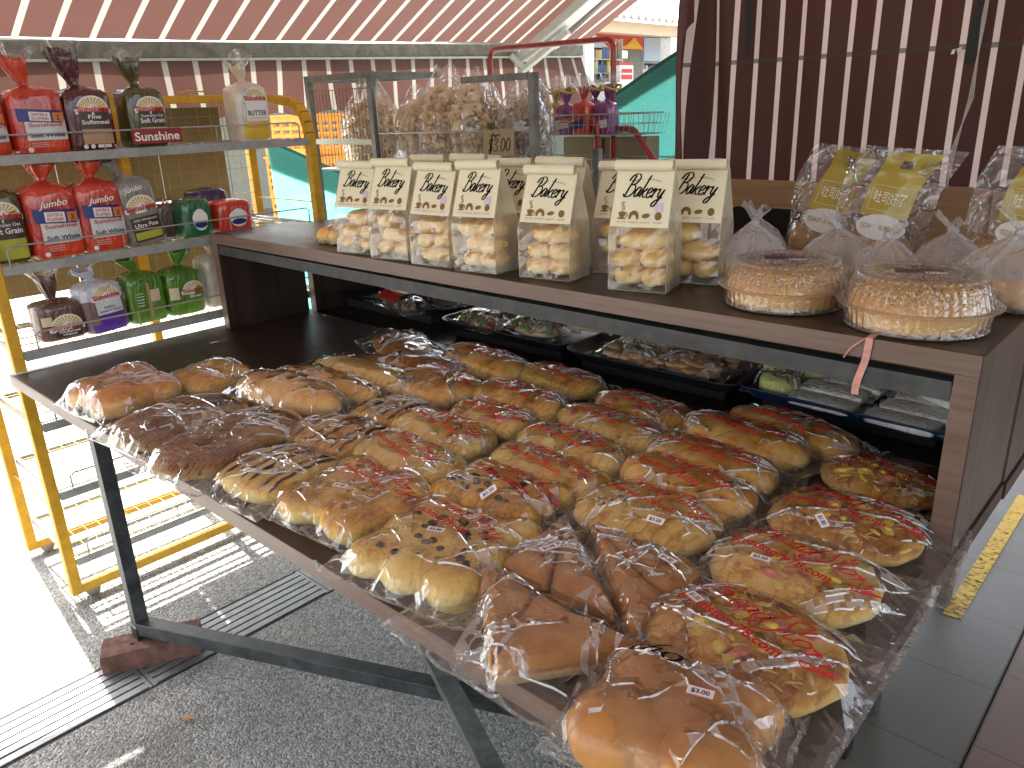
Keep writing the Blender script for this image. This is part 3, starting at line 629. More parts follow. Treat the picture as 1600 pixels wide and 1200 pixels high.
def film(par, topf, sx, sy, hmax, bx0, bx1, by0, by1, seed, mat=None, ridges=9, res=.0185, name="plastic_bag", flap=0.012, taut=1.0):
    """a sheet of clear film drawn over the bread and lying out on the table at its ends"""
    rnd = random.Random(seed); a, b_ = sx/2, sy/2
    def EN(x, y):
        q = ((abs(x)/a)**3.2+(abs(y)/b_)**3.2)**(1/3.2); ex = (bx1 if x > 0 else bx0)/max(abs(x), 1e-6); ey = (by1 if y > 0 else by0)/max(abs(y), 1e-6)
        qe = max(q*min(ex, ey), q+1e-6, .9); t_ = max(0, min(1, (q-.62)/max(.05, qe-.62))); return hmax*taut*(1-t_)**1.15*(1+.25*t_)+.002
    def H(x, y, top=True):
        q = ((abs(x)/a)**3.2+(abs(y)/b_)**3.2)**(1/3.2)
        ex = (bx1 if x > 0 else bx0)/max(abs(x), 1e-6); ey = (by1 if y > 0 else by0)/max(abs(y), 1e-6)
        qe = max(q*min(ex, ey), q+1e-6, .9); t_ = max(0, min(1, (q-.62)/max(.05, qe-.62)))
        E = hmax*taut*(1-t_)**1.15*(1+.25*t_)+.002
        return max(topf(x, y)+.003, E*(.93+.14*noise.noise(Vector((x*22+seed, y*22, .3)))))
    P, Z = [], []
    def put(x, y, z): P.append(Vector((x, y))); Z.append(z)
    nx = max(6, int((bx0+bx1)/.016)); ny = max(5, int((by0+by1)/.016)); bnd = []
    fl = lambda: .0015+abs(rnd.gauss(0, 1))*flap
    for i in range(nx): bnd.append((-bx0+(bx0+bx1)*i/nx, -by0))
    for i in range(ny): bnd.append((bx1, -by0+(by0+by1)*i/ny))
    for i in range(nx): bnd.append((bx1-(bx0+bx1)*i/nx, by1))
    for i in range(ny): bnd.append((-bx0, by1-(by0+by1)*i/ny))
    for (x, y) in bnd:
        x += rnd.uniform(-.0035, .0035); y += rnd.uniform(-.0035, .0035); put(x, y, fl())
    gx, gy = int((bx0+bx1)/res), int((by0+by1)/res)
    for i in range(gx):
        for j in range(gy):
            x = -bx0+(i+.5+rnd.uniform(-.42, .42))*(bx0+bx1)/gx; y = -by0+(j+.5+rnd.uniform(-.42, .42))*(by0+by1)/gy
            if x < -bx0+.005 or x > bx1-.005 or y < -by0+.005 or y > by1-.005: continue
            out = max(0, (abs(x)-a)/.04, (abs(y)-b_)/.04)
            put(x, y, H(x, y)+rnd.uniform(0, .0015+.007*min(1, out)))
    RS = set()
    def ridge(x0, y0, x1, y1, bend, am):
        Ln = math.hypot(x1-x0, y1-y0)
        if Ln < .02: return
        m_ = max(4, int(Ln/.009)); px, py = -(y1-y0)/Ln, (x1-x0)/Ln; kx = rnd.uniform(.3, .7); kk = rnd.uniform(-.006, .006)
        for i in range(m_+1):
            t_ = i/m_; o_ = bend*math.sin(PI*t_)+kk*(1-abs(t_-kx)/max(kx, 1-kx)); x = x0+(x1-x0)*t_+px*o_; y = y0+(y1-y0)*t_+py*o_
            if not (-bx0+.004 < x < bx1-.004 and -by0+.004 < y < by1-.004): continue
            wd = .0014*(.35+.65*math.sin(PI*(.1+.85*t_)))
            for d, zz in ((0, am*(.3+.7*math.sin(PI*(.08+.88*t_)))), (wd, .0002), (-wd, .0002)): RS.add(len(P)); put(x+px*d, y+py*d, H(x, y)+zz+.0012)
    nf = max(2, ridges//4)
    for k in range(nf):
        e_ = rnd.random(); s_ = 1 if (k % 2 == 0) else -1
        if e_ < .6: ax_, ay_ = s_*(bx1 if s_ > 0 else bx0)*rnd.uniform(.80, .93), rnd.uniform(-.6, .6)*by0
        else: ax_, ay_ = rnd.uniform(-.75, .75)*bx0, s_*(by1 if s_ > 0 else by0)*rnd.uniform(.82, .93)
        th = math.atan2(-ay_, -ax_)
        for j in range(rnd.randint(3, 5)): a_ = th+rnd.uniform(-.75, .75); L_ = rnd.uniform(.25, .8)*min(bx0+bx1, by0+by1); ridge(ax_+.012*math.cos(a_), ay_+.012*math.sin(a_), ax_+L_*math.cos(a_), ay_+L_*math.sin(a_), rnd.uniform(-.006, .006), .0030)
    for k in range(ridges//2):
        x0, y0 = rnd.uniform(-.7, .7)*bx0, rnd.uniform(-.7, .7)*by0; a_ = rnd.uniform(0, 2*PI); L_ = rnd.uniform(.02, .05); ridge(x0, y0, x0+L_*math.cos(a_), y0+L_*math.sin(a_), rnd.uniform(-.005, .005), .0025)
    res_ = geometry.delaunay_2d_cdt(P, [], [], 0, 1e-5)
    vs2, fs, ov = res_[0], res_[2], res_[3]
    vs = []
    for i, v in enumerate(vs2): vs.append((v.x, v.y, Z[ov[i][0]] if ov[i] else H(v.x, v.y)))
    ff = []
    for f in fs:
        A, B, C = (Vector(vs[i]) for i in f[:3])
        if (B-A).cross(C-A).z < 0: f = f[::-1]
        ff.append(tuple(f))
    m = MB(); m.add(vs, ff, 0, False)
    for k_, f in enumerate(ff):
        cx_ = sum(vs[i][0] for i in f)/3; cy_ = sum(vs[i][1] for i in f)/3; q = max(abs(cx_)/a, abs(cy_)/b_)
        m.s[k_] = q < .93; m.m[k_] = 1 if q > 1.02 else 0
        if sum(ov[i][0] in RS if ov[i] else True for i in f) == 3 or (q > .7 and rnd.random() < .008): m.m[k_] = 3; m.s[k_] = False
    nb_ = len(bnd); c_ = Vector((0, 0, 0)); o0 = len(m.v)
    ring = [Vector((P[i].x, P[i].y, Z[i])) for i in range(nb_)]
    for dz_, ins in ((.0006, 0), (.0009, .006)):
        for q_ in ring: d_ = Vector((q_.x, q_.y, 0)).normalized()*ins; m.v.append(tuple(q_-d_+Vector((0, 0, dz_))))
    for i in range(nb_): m.f.append([o0+i, o0+(i+1) % nb_, o0+nb_+(i+1) % nb_, o0+nb_+i]); m.m.append(2); m.s.append(False)
    o = m.build(name, [mat or FILM, mat or FILME, SEAM if not mat else mat, CREASE_GLINT if not mat else mat], par)
    tr = BVHTree.FromPolygons([Vector(v) for v in vs], ff)
    def on(x, y, dz=.0012):
        e = .016; z = 0
        for ox in (-e, 0, e):
            for oy in (-e, 0, e): z += max(EN(x+ox, y+oy), topf(x+ox, y+oy))
        return (x, y, z/9+dz+.0065)
    return o, on

PRICES = ["$1.20", "$2.50", "$3.20", "$1.80", "$3.00", "$2.20"]
def sticker(par, on, x, y, ro, price, w=.030, h=.016):
    c, s = math.cos(ro), math.sin(ro); z0 = on(x, y)[2]; e = .012
    zx = (on(x+e, y)[2]-on(x-e, y)[2])/(2*e); zy = (on(x, y+e)[2]-on(x, y-e)[2])/(2*e); zx = max(-.7, min(.7, zx)); zy = max(-.7, min(.7, zy))
    def fn(u, v, dz=0): X_, Y_ = u*c-v*s, u*s+v*c; return (x+X_, y+Y_, z0+zx*X_+zy*Y_+.0015+dz)
    b = MB(); b.add([fn(-w/2, -h/2), fn(w/2, -h/2), fn(w/2, h/2), fn(-w/2, h/2)], [(0, 1, 2, 3)], 0)
    b.add([fn(-w/2, h/2-.0010, .0003), fn(w/2, h/2-.0010, .0003), fn(w/2, h/2, .0003), fn(-w/2, h/2, .0003)], [(0, 1, 2, 3)], 1)
    b.add([fn(-w/2, -h/2, .0003), fn(w/2, -h/2, .0003), fn(w/2, -h/2+.0010, .0003), fn(-w/2, -h/2+.0010, .0003)], [(0, 1, 2, 3)], 1)
    put_text(b, price, 0, -.003, .0068, lambda u, v: fn(u, v, .0004), 2, bold=.02)
    return b.build("price_sticker", [STK, STKR, INK], par)
def print_bag(par, on, x, y, ro, k=1.0, only=None):
    b = MB(); c, s = math.cos(ro), math.sin(ro); y -= .010; x += .004
    fn = lambda u, v: on(x+u*c-v*s, y+u*s+v*c)
    script(b, "BreadStory", .012*k, .0, .040*k, fn, 0, w=.029, slant=.32, width=.185*k)
    put_text(b, "Breadstory78.com", -.012*k, -.034*k, .0155*k, fn, 0, bold=.025, width=.150*k)
    return b.build("printed_lettering", REDINK, par)

def toppings(par, L, kind, sx, sy, rnd):
    b = MB()
    def at(): return rnd.uniform(-.36, .36)*sx, rnd.uniform(-.36, .36)*sy
    if kind == 'raisin':
        for _ in range(26):
            x, y = at(); z_ = ltop(L, x, y)
            if z_ > .01: b.ell((x, y, z_-.001), (.0095*rnd.uniform(.7, 1.2), .0078, .0055), 8, 6, 0, amp=.4, fr=200, rot=rnd.uniform(0, 3))
        return b.build("raisins", C_RAIS, par)
    if kind == 'ham':
        for _ in range(5):
            x, y = at(); z_ = ltop(L, x, y); 
            if z_ > .01: q_ = MB(); q_.ell((x, y, z_-.003), (.026*rnd.uniform(.7, 1.2), .018, .006), 12, 6, 0, amp=.3, fr=60, rot=rnd.uniform(0, 3)); q_.build("ham_slice", C_HAM, par)
        return
    if kind == 'pizza':
        for _ in range(16):
            a = rnd.uniform(0, 2*PI); q = rnd.uniform(.05, .30); x, y = sx*q*math.cos(a), sy*q*math.sin(a); z_ = ltop(L, x, y); b.ell((x, y, z_-.002), (.016*rnd.uniform(.6, 1.3), .011, .007), 10, 7, 0 if rnd.random() < .55 else 1, amp=.5, fr=70, rot=rnd.uniform(0, 3), seed=_)
        for _ in range(34):
            x, y = rnd.gauss(0, .17)*sx, rnd.gauss(0, .17)*sy; z_ = ltop(L, x, y); a = rnd.uniform(0, PI); k = rnd.choice((0, 0, 1, 2, 2))
            if z_ > .01: b.ell((x, y, z_-.001), (.013*rnd.uniform(.6, 1.4), .005, .0045), 8, 6, k, amp=.35, fr=90, rot=a)
        for _ in range(60):
            x, y = at(); z_ = ltop(L, x, y); a = rnd.uniform(0, PI); 
            if z_ > .01: b.ell((x, y, z_-.0005), (.015*rnd.uniform(.6, 1.3), .0020, .0018), 7, 5, 2, rot=a)
        return b.build("pizza_topping", [C_HAM, C_CORN, C_CHEESE], par)
    if kind == 'sausage':
        for (cx_, cy_, rx, ry, h, ro, pw) in L:
            if pw > 2.5: continue
            q_ = MB(); q_.ell((cx_+rnd.uniform(-.01, .01), cy_+rnd.uniform(-.012, .012), h*.96), (.013, .010, .006), 12, 6, 0, rot=rnd.uniform(0, 3)); q_.build("sausage_piece", M("sausage", (.34, .11, .075), .35), par)
        return
    if kind == 'choc':
        for (cx_, cy_, rx, ry, h, ro, pw) in L:
            if pw > 2.5: continue
            for d in (-.35, .28):
                pts = []
                for k in range(15):
                    y = cy_+(k/14-.5)*ry*1.75; x = cx_+d*rx+.002*math.sin(k*1.7+cx_*99)-(y-cy_)*math.sin(ro); pts.append((x, y, ltop(L, x, y)+.0005))
                b.tube(pts, [.0045*(.7+.3*rnd.random()) if 0 < k < 14 else .001 for k in range(15)], 6, 0)
        return b.build("chocolate_stripes", C_CHOC, par)
    if kind == 'slash':
        (cx_, cy_, rx, ry, h, ro, pw) = L[0]
        for i in range(5):
            xm = (i-2)*rx*.34; pts = []
            for k in range(9):
                t_ = k/8-.5; x = xm+t_*ry*1.1; y = t_*ry*1.5; pts.append((x, y, ltop(L, x, y)-.0015))
            b.tube(pts, [.0035 if 0 < k < 8 else .0008 for k in range(9)], 6, 0)
        return b.build("slashes", M("slash_pale", (.55, .33, .11), .6), par)

GB = "bagged breads laid out on the table"
def bagged(kind, label, x, y, sx, sy, h, rot=0, n=3, mat=None, top=None, txt=None, stk=None, ext=(.05, .05, .02, .02), seed=1, dz=0, amp=.06, fmat=None, name="bagged_bread", cat="bread", group=GB, base=HT, flap=.007, e=1.0, taut=1.0, ridges=12, tk=1.0):
    rnd = random.Random(seed*31+7); r = thing(name, label, cat, (x, y, base+.0015+dz), R(rot), group)
    L = lobes_of(kind, sx, sy, h, n, rnd); bread_mesh(L, seed, amp, e=e).build("bread", mat or C_GOLD, r)
    for tp in (top or ()): toppings(r, L, tp, sx, sy, rnd)
    fo, on = film(r, lambda a, b_: ltop(L, a, b_, 1.05), sx, sy, h*1.02, sx/2+ext[0]*.85, sx/2+ext[1]*.85, sy/2+ext[2]*.62, sy/2+ext[3]*.62, seed, fmat, flap=flap, taut=taut, ridges=ridges)
    if txt: print_bag(r, on, txt[0], txt[1], R(txt[2]), tk)
    if stk: sticker(r, on, stk[0], stk[1], R(stk[2]), PRICES[seed % 6])
    return r, on
def B_(kind, label, x, y, sx, sy, h, *a, **k):
    kx, ky = {'seg': (1.05, 1.13), 'disc': (1.05, 1.06), 'choc': (1.06, 1.06), 'grid': (1.03, 1.03)}.get(kind, (1.03, 1.06))
    return bagged(kind, label, x, y, sx*kx, sy*ky, h, *a, **k)
B_('grid', "square golden bun with pale sides in a bag at the table's left corner", .555, .125, .235, .20, 0.081, 4, 2, C_BROWN, ext=(.055, .03, .04, .03), stk=(.04, .0, 20), seed=2, amp=.06)
B_('cols', "bagged cheese loaf with browned shreds behind the square golden bun", .60, .345, .20, .19, 0.052, 8, 2, C_GOLD, ext=(.04, .04, .02, .03), stk=(-.03, .05, 10), seed=3)
B_('cols', "dark brown floss roll pair in film next to the square bun", .862, .135, .235, .27, 0.052, 6, 2, C_FLOSS, ext=(.06, .03, .035, .03), stk=(-.01, -.02, 12), seed=4, amp=.14)
B_('cols', "larger dark floss bread pair in a clear bag overhanging the table's front edge", 1.095, .140, .215, .30, 0.057, 8, 2, C_FLOSS, ext=(.035, .03, .05, .04), stk=(-.03, -.01, 14), seed=5, amp=.14, dz=.004)
B_('loaf', "sesame topped slashed loaf in a clear bag with a knotted end", .935, .385, .37, .150, 0.081, 6, 1, C_SES, ('slash',), ext=(.06, .045, .03, .02), stk=(.10, .01, 25), seed=6, amp=.05)
B_('loaf', "long cheese crusted loaf lying just behind the sesame loaf", .935, .51, .40, .115, 0.060, 4, 1, C_GOLD, ext=(.07, .05, .02, .02), stk=(.11, .0, 25), seed=7)
B_('loaf', "long pale cheese loaf third in the row behind the sesame loaf", .945, .625, .42, .120, 0.057, 2, 1, C_PALE, ext=(.07, .05, .02, .02), seed=8)
B_('rows', "pair of long smooth brown baguettes in a clear bag by the dark shelf interior", .865, .855, .40, .17, 0.052, -22, 1, C_BROWN, ext=(.05, .03, .03, .03), seed=9, amp=.03)
B_('rows', "second long brown baguette bag tucked against the baguette pair", .965, .765, .34, .09, 0.047, 30, 1, C_BROWN, ext=(.06, .06, .02, .02), seed=10, amp=.03)
B_('choc', "three chocolate striped fingers in a bag at the table's front edge", 1.305, .130, .19, .205, 0.048, 4, 3, C_PALE, ('choc',), ext=(.02, .02, .04, .03), stk=(-.01, .07, 20), seed=11, amp=.05)
B_('choc', "chocolate striped fingers in the middle of the three striped bags", 1.250, .320, .205, .175, 0.048, 2, 3, C_GOLD, ('choc',), ext=(.02, .03, .03, .03), stk=(.02, -.02, 16), seed=12, amp=.05)
B_('choc', "chocolate striped fingers in the rearmost of the three striped bags", 1.225, .495, .17, .15, 0.045, 0, 2, C_GOLD, ('choc',), ext=(.02, .04, .03, .03), stk=(.01, .0, 12), seed=13, amp=.05)
B_('seg', "plain golden bun row with red lettered bag next to the long cheese loaves", 1.175, .690, .235, .17, 0.053, -4, 3, C_PLAIN, txt=(.01, .03, -10), stk=(-.07, -.035, 8), ext=(.03, .05, .03, .02), seed=14, amp=.05)
B_('seg', "rounded plain bread at the back left of the red lettered rows", 1.150, .905, .275, .125, 0.058, -4, 3, C_PLAIN, txt=(-.01, .01, -8), ext=(.04, .05, .02, .02), seed=15, amp=.05)
B_('seg', "cheese bun with brown threads behind the ham roll, third row of lettered bags", 1.430, .745, .245, .125, 0.052, -3, 4, C_GOLD, txt=(0, .008, -8), ext=(.04, .05, .02, .02), seed=16)
B_('seg', "cheese thread bun nearest the black tray of crisps", 1.410, .925, .235, .115, 0.048, -3, 4, C_GOLD, txt=(0, .008, -7), ext=(.04, .05, .02, .02), seed=17)
B_('seg', "small bun with pink ham and a brown squiggle behind the mixed cheese roll", 1.455, .615, .20, .12, 0.047, 2, 3, C_PALE, ('ham',), txt=(0, .01, -8), ext=(.04, .05, .02, .02), seed=18)
B_('seg', "mixed cheese and sausage roll in a red lettered bag beyond the striped fingers", 1.435, .480, .245, .135, 0.052, 0, 4, C_PALE, ('sausage',), txt=(.01, .012, -10), ext=(.04, .05, .02, .02), seed=19)
B_('rows', "smooth three part bun with thin brown lines in front of the mixed cheese roll", 1.480, .330, .265, .145, 0.055, -3, 3, C_PALE, txt=(-.005, .012, -10), ext=(.04, .045, .02, .02), seed=20, amp=.05)
B_('braid', "twin cheese braids in a red lettered bag at the table's front edge", 1.535, .165, .25, .20, 0.052, 5, 3, C_GOLD, txt=(.01, .05, -12), stk=(-.005, -.04, 10), ext=(.05, .05, .045, .02), seed=21)
B_('grid', "raisin pull apart bread in a bag hanging over the front edge", 1.795, .145, .245, .235, 0.055, 8, 3, C_PALE, ('raisin',), txt=(-.01, .05, -14), stk=(.0, -.02, 14), ext=(.04, .045, .045, .035), seed=22, amp=.07)
B_('grid', "raisin cheese bread behind the raisin pull apart, brown threads on top", 1.735, .345, .235, .150, 0.052, 2, 3, C_GOLD, ('raisin',), txt=(.02, .03, -10), stk=(.02, -.055, 60), ext=(.04, .05, .02, .03), seed=23, amp=.07)
B_('seg', "sausage piece bun in red lettered bag behind the raisin breads", 1.745, .475, .255, .115, 0.048, -2, 4, C_PALE, ('sausage',), txt=(.0, .01, -8), ext=(.04, .06, .02, .02), seed=24)
B_('seg', "pale sausage bun second behind the raisin breads", 1.715, .595, .25, .13, 0.050, -2, 4, C_PALE, ('sausage',), txt=(-.015, .008, -8), ext=(.04, .05, .02, .02), seed=25)
B_('seg', "bun with large pink ham slices between two other ham and cheese buns", 1.715, .735, .255, .125, 0.052, -4, 2, C_PALE, ('ham',), txt=(-.01, .008, -8), ext=(.04, .05, .02, .02), seed=26, amp=.05)
B_('seg', "ham bun rearmost in its column with white glare on the bag", 1.715, .870, .24, .12, 0.050, -3, 2, C_GOLD, ('ham',), txt=(-.01, .008, -8), ext=(.04, .10, .02, .04), seed=27, amp=.05)
B_('seg', "plump golden roll in a red lettered bag in front of the blue tray", 1.980, .700, .245, .135, 0.058, -4, 3, C_PLAIN, txt=(-.01, .01, -9), ext=(.04, .05, .02, .02), seed=28, amp=.05)
B_('seg', "browned golden roll second from the blue tray", 1.975, .850, .245, .125, 0.060, -4, 2, C_PLAIN, txt=(-.01, .01, -9), ext=(.04, .05, .02, .02), seed=29, amp=.05)
B_('seg', "reddish topped roll nearest the blue tray, bag folded at its right end", 2.035, .960, .25, .11, 0.055, -6, 2, C_PLAIN, txt=(-.01, .008, -9), ext=(.04, .06, .02, .02), seed=30, amp=.05)
B_('seg', "pale roll mostly covered by the round cluster bun", 1.990, .590, .245, .13, 0.053, -2, 3, C_PLAIN, txt=(-.01, .008, -9), ext=(.04, .05, .02, .02), seed=31, amp=.05)
B_('disc', "round cluster bun with cheese crust in the centre of the table", 2.000, .440, .265, .205, .054, 4, 6, C_PIZ, txt=(.005, .03, -10), stk=(.05, -.06, 4), ext=(.035, .045, .03, .02), seed=32)
B_('disc', "small topped bun behind the rear round pizza bun by the shelf upright", 2.265, .835, .215, .155, .048, 0, 5, C_PIZD, ('pizza',), txt=(0, .015, -8), ext=(.045, .05, .02, .02), seed=34)
B_('disc', "rear round pizza bun with cheese strips next to the shelf upright", 2.275, .630, .245, .215, .052, 6, 7, C_PIZD, ('pizza',), tk=1.12, txt=(0, .018, -9), stk=(-.02, -.07, -50), ext=(.035, .06, .03, .02), seed=33)
B_('disc', "middle round pizza bun with ham and pineapple pieces", 2.275, .425, .250, .215, .053, 2, 7, C_PIZ, ('pizza',), tk=1.15, txt=(0, .018, -13), stk=(-.035, -.045, 4), ext=(.035, .055, .03, .02), seed=35, dz=.003)
B_('disc', "front round pizza bun, darkest and largest with strong creases in its bag", 2.295, .225, .262, .222, .055, 0, 7, C_PIZD, ('pizza',), tk=1.15, txt=(.0, .018, -15), stk=(-.075, .0, -30), ext=(.035, .03, .05, .02), seed=36, dz=.006, ridges=16)

# glossy brown square buns with handwriting, front right corner
def square_bun():
    sx, sy, h = .205, .19, .072; rnd = random.Random(5)
    r = thing("bagged_bread", "glossy brown four part bun with black handwriting on its bag at the near corner", "bread", (2.300, .045, HT+.0015+.004), R(10), GB)
    L = lobes_of('grid', sx, sy, h, 2, rnd); bread_mesh(L, 77, .05).build("bread", C_TRI, r)
    fo, on = film(r, lambda a, b_: ltop(L, a, b_, 1.05), sx, sy, h*1.05, .135, .13, .10, .115, 77, flap=.014, ridges=12)
    b = MB(); script(b, "cho", -.045, .035, .04, lambda u, v: on(u, v), 0, w=.035, slant=.1, width=.075, rot=R(-15)); b.build("handwriting", INK, r)
    sticker(r, on, .03, -.005, R(8), "$3.00", .03, .016)
square_bun()

# triangular sandwich buns
def wedge(label, pts, fr, seed, dz=0, st=(0, 0, 0)):
    x = sum(q[0] for q in pts)/3; y = sum(q[1] for q in pts)/3
    r = thing("sandwich_bun", label, "sandwich", (x, y, HT+.0015+dz), 0, "triangular sandwich buns")
    h = .046; tri = [(q[0]-x, q[1]-y) for q in pts]
    def sub(fr0, fr1, name):
        A, B, C = tri; m0 = tuple(A[i]+(B[i]-A[i])*fr0 for i in (0, 1)); m1 = tuple(A[i]+(B[i]-A[i])*fr1 for i in (0, 1))
        poly = [m0, m1, C]; gx = sum(q[0] for q in poly)/3; gy = sum(q[1] for q in poly)/3; out = []
        for i in range(3):
            p0, p1, p2 = (Vector(poly[(i+k-1) % 3]) for k in range(3)); Rr = min(.020, (p0-p1).length*.3, (p2-p1).length*.3); d0 = (p0-p1).normalized(); d2 = (p2-p1).normalized()
            for k in range(6): t_ = k/5; q = p1+d0*Rr*(1-t_)**2+d2*Rr*t_**2; out.append((q.x, q.y))
            for k in range(1, 6): q = p1+d2*Rr+(p2-p1-2*d2*Rr)*(k/6); out.append((q.x, q.y))
        def dist(q):
            d = 1e9
            for i in range(3):
                u = Vector(poly[i]); v = Vector(poly[(i+1) % 3]); e = (v-u).normalized(); d = min(d, (Vector(q)-u).dot(Vector((-e.y, e.x))))
            return d
        b = MB(); n = len(out); lv = []
        for (zz, ins) in ((0, .004), (.006, .0), (.013, -.001), (.016, .001), (.019, .001), (.023, -.001), (.034, .001), (.040, .006), (.0435, .014), (.046, .030), (.047, .06)):
            ring = []
            for q in out:
                v = Vector((gx-q[0], gy-q[1])); L_ = v.length; k = min(.92, ins/max(L_, 1e-4)*1.35); ring.append((q[0]+v.x*k, q[1]+v.y*k, zz+.0025*noise.noise(Vector((q[0]*22+v.x*k*22, q[1]*22, seed)))))
            lv.append(ring)
        vs = [q for g_ in lv for q in g_]
        for i in range(len(lv)-1):
            mi = 1 if i < 3 else (2 if i == 3 else 0)
            b.add(vs[i*n:(i+2)*n], [(k, (k+1) % n, n+(k+1) % n, n+k) for k in range(n)], mi, True)
        b.add(lv[-1], [tuple(range(n))], 0, True); b.build(name, [C_TRI, C_CRUMB, C_HAM], r)
    sub(0, fr-.008, "bun_half"); sub(fr+.008, 1, "bun_half")
    def inside(px, py):
        d = 1e9
        for i in range(3):
            u = Vector(tri[i]); v = Vector(tri[(i+1) % 3]); e = (v-u).normalized(); d = min(d, (Vector((px, py))-u).dot(Vector((-e.y, e.x))))
        return d
    tf = lambda px, py: (h*min(1, (max(0, inside(px, py)+.006)/.012)**.5)+.002) if inside(px, py) > -.006 else 0
    xs = [q[0] for q in tri]; ys = [q[1] for q in tri]
    o, on = film(r, tf, (max(xs)-min(xs))*.80, (max(ys)-min(ys))*.80, h+.004, -min(xs)+.018, max(xs)+.018, -min(ys)+.02, max(ys)+.012, seed, flap=.012, ridges=16, taut=.62)
    sticker(r, on, st[0], st[1], R(st[2]), PRICES[seed % 6], .030, .016)
wedge("tan triangular sandwich bun in the middle, behind the largest triangle", [(1.913, .150), (2.138, .160), (1.908, .330)], .45, 41, st=(-.02, .0, 70))
wedge("tan triangular sandwich bun with its bag twisted beside the round cluster bun", [(2.180, .135), (2.172, .340), (1.940, .345)], .5, 42, st=(.03, .03, -10))
wedge("largest tan triangular sandwich bun overhanging the front edge, pink filling showing", [(2.205, .128), (1.890, .130), (2.075, -.035)], .62, 43, dz=.004, st=(-.06, .035, 6))
# ------------------------------------------------------------------ yellow bread rack
rk = thing("bread_rack", "chipped yellow metal rack with grey wire shelves holding packaged loaves, lowest shelves empty", "rack", (0, 0, ZR))
RX0, RX1, RY0, RY1 = -.50, -.045, .04, 1.19
b = MB()
def hoop(y):
    pts = [(RX1, y, .03), (RX1, y, 1.42)]+[(RX1-.13+.13*math.cos(a), y, 1.50+.12*math.sin(a)) for a in [R(k) for k in (0, 18, 36, 54, 72, 90)]]+[(RX0+.02, y, 1.655), (RX0, y, 1.64), (RX0, y, .03)]
    return pts
for y in (RY0, RY1):
    b = MB(); P = hoop(y)
    for i in range(len(P)-1):
        b.bar(P[i], P[i+1], .034, .034, upv=(0, 1, 0))
    for zz in (.35, .66, .95, 1.24): b.bar((RX1, y, zz), (RX0, y, zz), .006, .006)
    b.build("end_frame", YEL, rk, bevel=.003)
for x, zz, h_ in ((RX1, .045, .032), (RX0, .045, .032), (RX0, 1.64, .03)):
    b = MB(); b.bar((x, RY0, zz), (x, RY1, zz), .03, h_); b.build("frame_rail", YEL, rk, bevel=.003)
b = MB(); b.bar((RX0, .66, .03), (RX0, .66, 1.62), .03, .03, upv=(0, 1, 0)); b.build("rear_post", YEL, rk)
SH = [1.383, 1.068, .80, .56, .315, .065]
for i, zz in enumerate(SH):
    z_ = zz-ZR; b = MB(); b.bar((RX1+.02, RY0+.018, z_-.012), (RX1+.02, RY1-.018, z_-.012), .006, .028); b.bar((RX0+.02, RY0+.018, z_-.012), (RX0+.02, RY1-.018, z_-.012), .006, .02)
    b.bar((RX0+.02, RY0+.02, z_-.012), (RX1+.02, RY0+.02, z_-.012), .006, .02); b.bar((RX0+.02, RY1-.02, z_-.012), (RX1+.02, RY1-.02, z_-.012), .006, .02)
    sf = b.build("shelf_frame", GREYP, rk)
    b = MB()
    for k in range(24): y = RY0+.03+k*(RY1-RY0-.06)/23; b.tube([(RX0+.02, y, z_-.004), (RX1+.02, y, z_-.004)], .0016, 5, caps=False)
    for k in range(5): x = RX0+.05+k*.095; b.tube([(x, RY0+.02, z_-.007), (x, RY1-.02, z_-.007)], .002, 5, caps=False)
    b.build("wire_shelf", WIREG if i < 2 else WIREY, rk)
    b = MB(); yA = RY0+(.06 if i != 1 else .04); b.tube([(RX1+.022, yA, z_-.005), (RX1+.024, yA, z_+.048), (RX1+.024, yA+.012, z_+.058), (RX1+.024, RY1-.07, z_+.058), (RX1+.024, RY1-.058, z_+.048), (RX1+.022, RY1-.058, z_-.005)], .0028, 6)
    for yy in (.42, .8): b.tube([(RX1+.022, yy, z_-.005), (RX1+.024, yy, z_+.058)], .0022, 5)
    b.build("guard_wire", GREYP, sf)
b = MB()
for k in range(22): y = RY0+.03+k*.053; b.tube([(RX0+.012, y, .95), (RX0+.012, y, 1.62)], .0014, 4, caps=False)
for k in range(14): z_ = .95+k*.052; b.tube([(RX0+.014, RY0, z_), (RX0+.014, RY1, z_)], .0014, 4, caps=False)
b.build("back_mesh", WIREY, rk)
CARD = M("brown_cardboard", (.26, .20, .105), .9, var=.12, scale=8, trans=.25)
b = MB()
for (y0, y1, z0, z1) in ((RY0, .42, .98, 1.62), (.424, .80, .97, 1.60), (.804, 1.08, .98, 1.61)): b.box((RX0-.022, y0, z0), (RX0-.018, y1, z1))
b.build("cardboard_backing", CARD, rk)
b = MB(); yt = M("yellow_raffia", (.62, .42, .05), .6)
for (y, l_) in ((.70, .10), (.60, .06), (.95, .05)):
    b.tube([(RX0+.02, y-.05, 1.665), (RX0+.022, y, 1.672), (RX0+.02, y+.06, 1.668)], .003, 5); b.tube([(RX0+.025, y, 1.67), (RX0+.03, y+.005, 1.67-l_)], .0025, 5)
b.build("raffia_ties", yt, rk)
for x in (RX1, RX0):
    for y in (RY0+.05, RY1-.05):
        b = MB(); b.tube([(x-.012, y, .025), (x+.012, y, .025)], .024, 14); b.build("caster", M("worn_caster", (.30, .26, .2), .7, var=.4), rk)
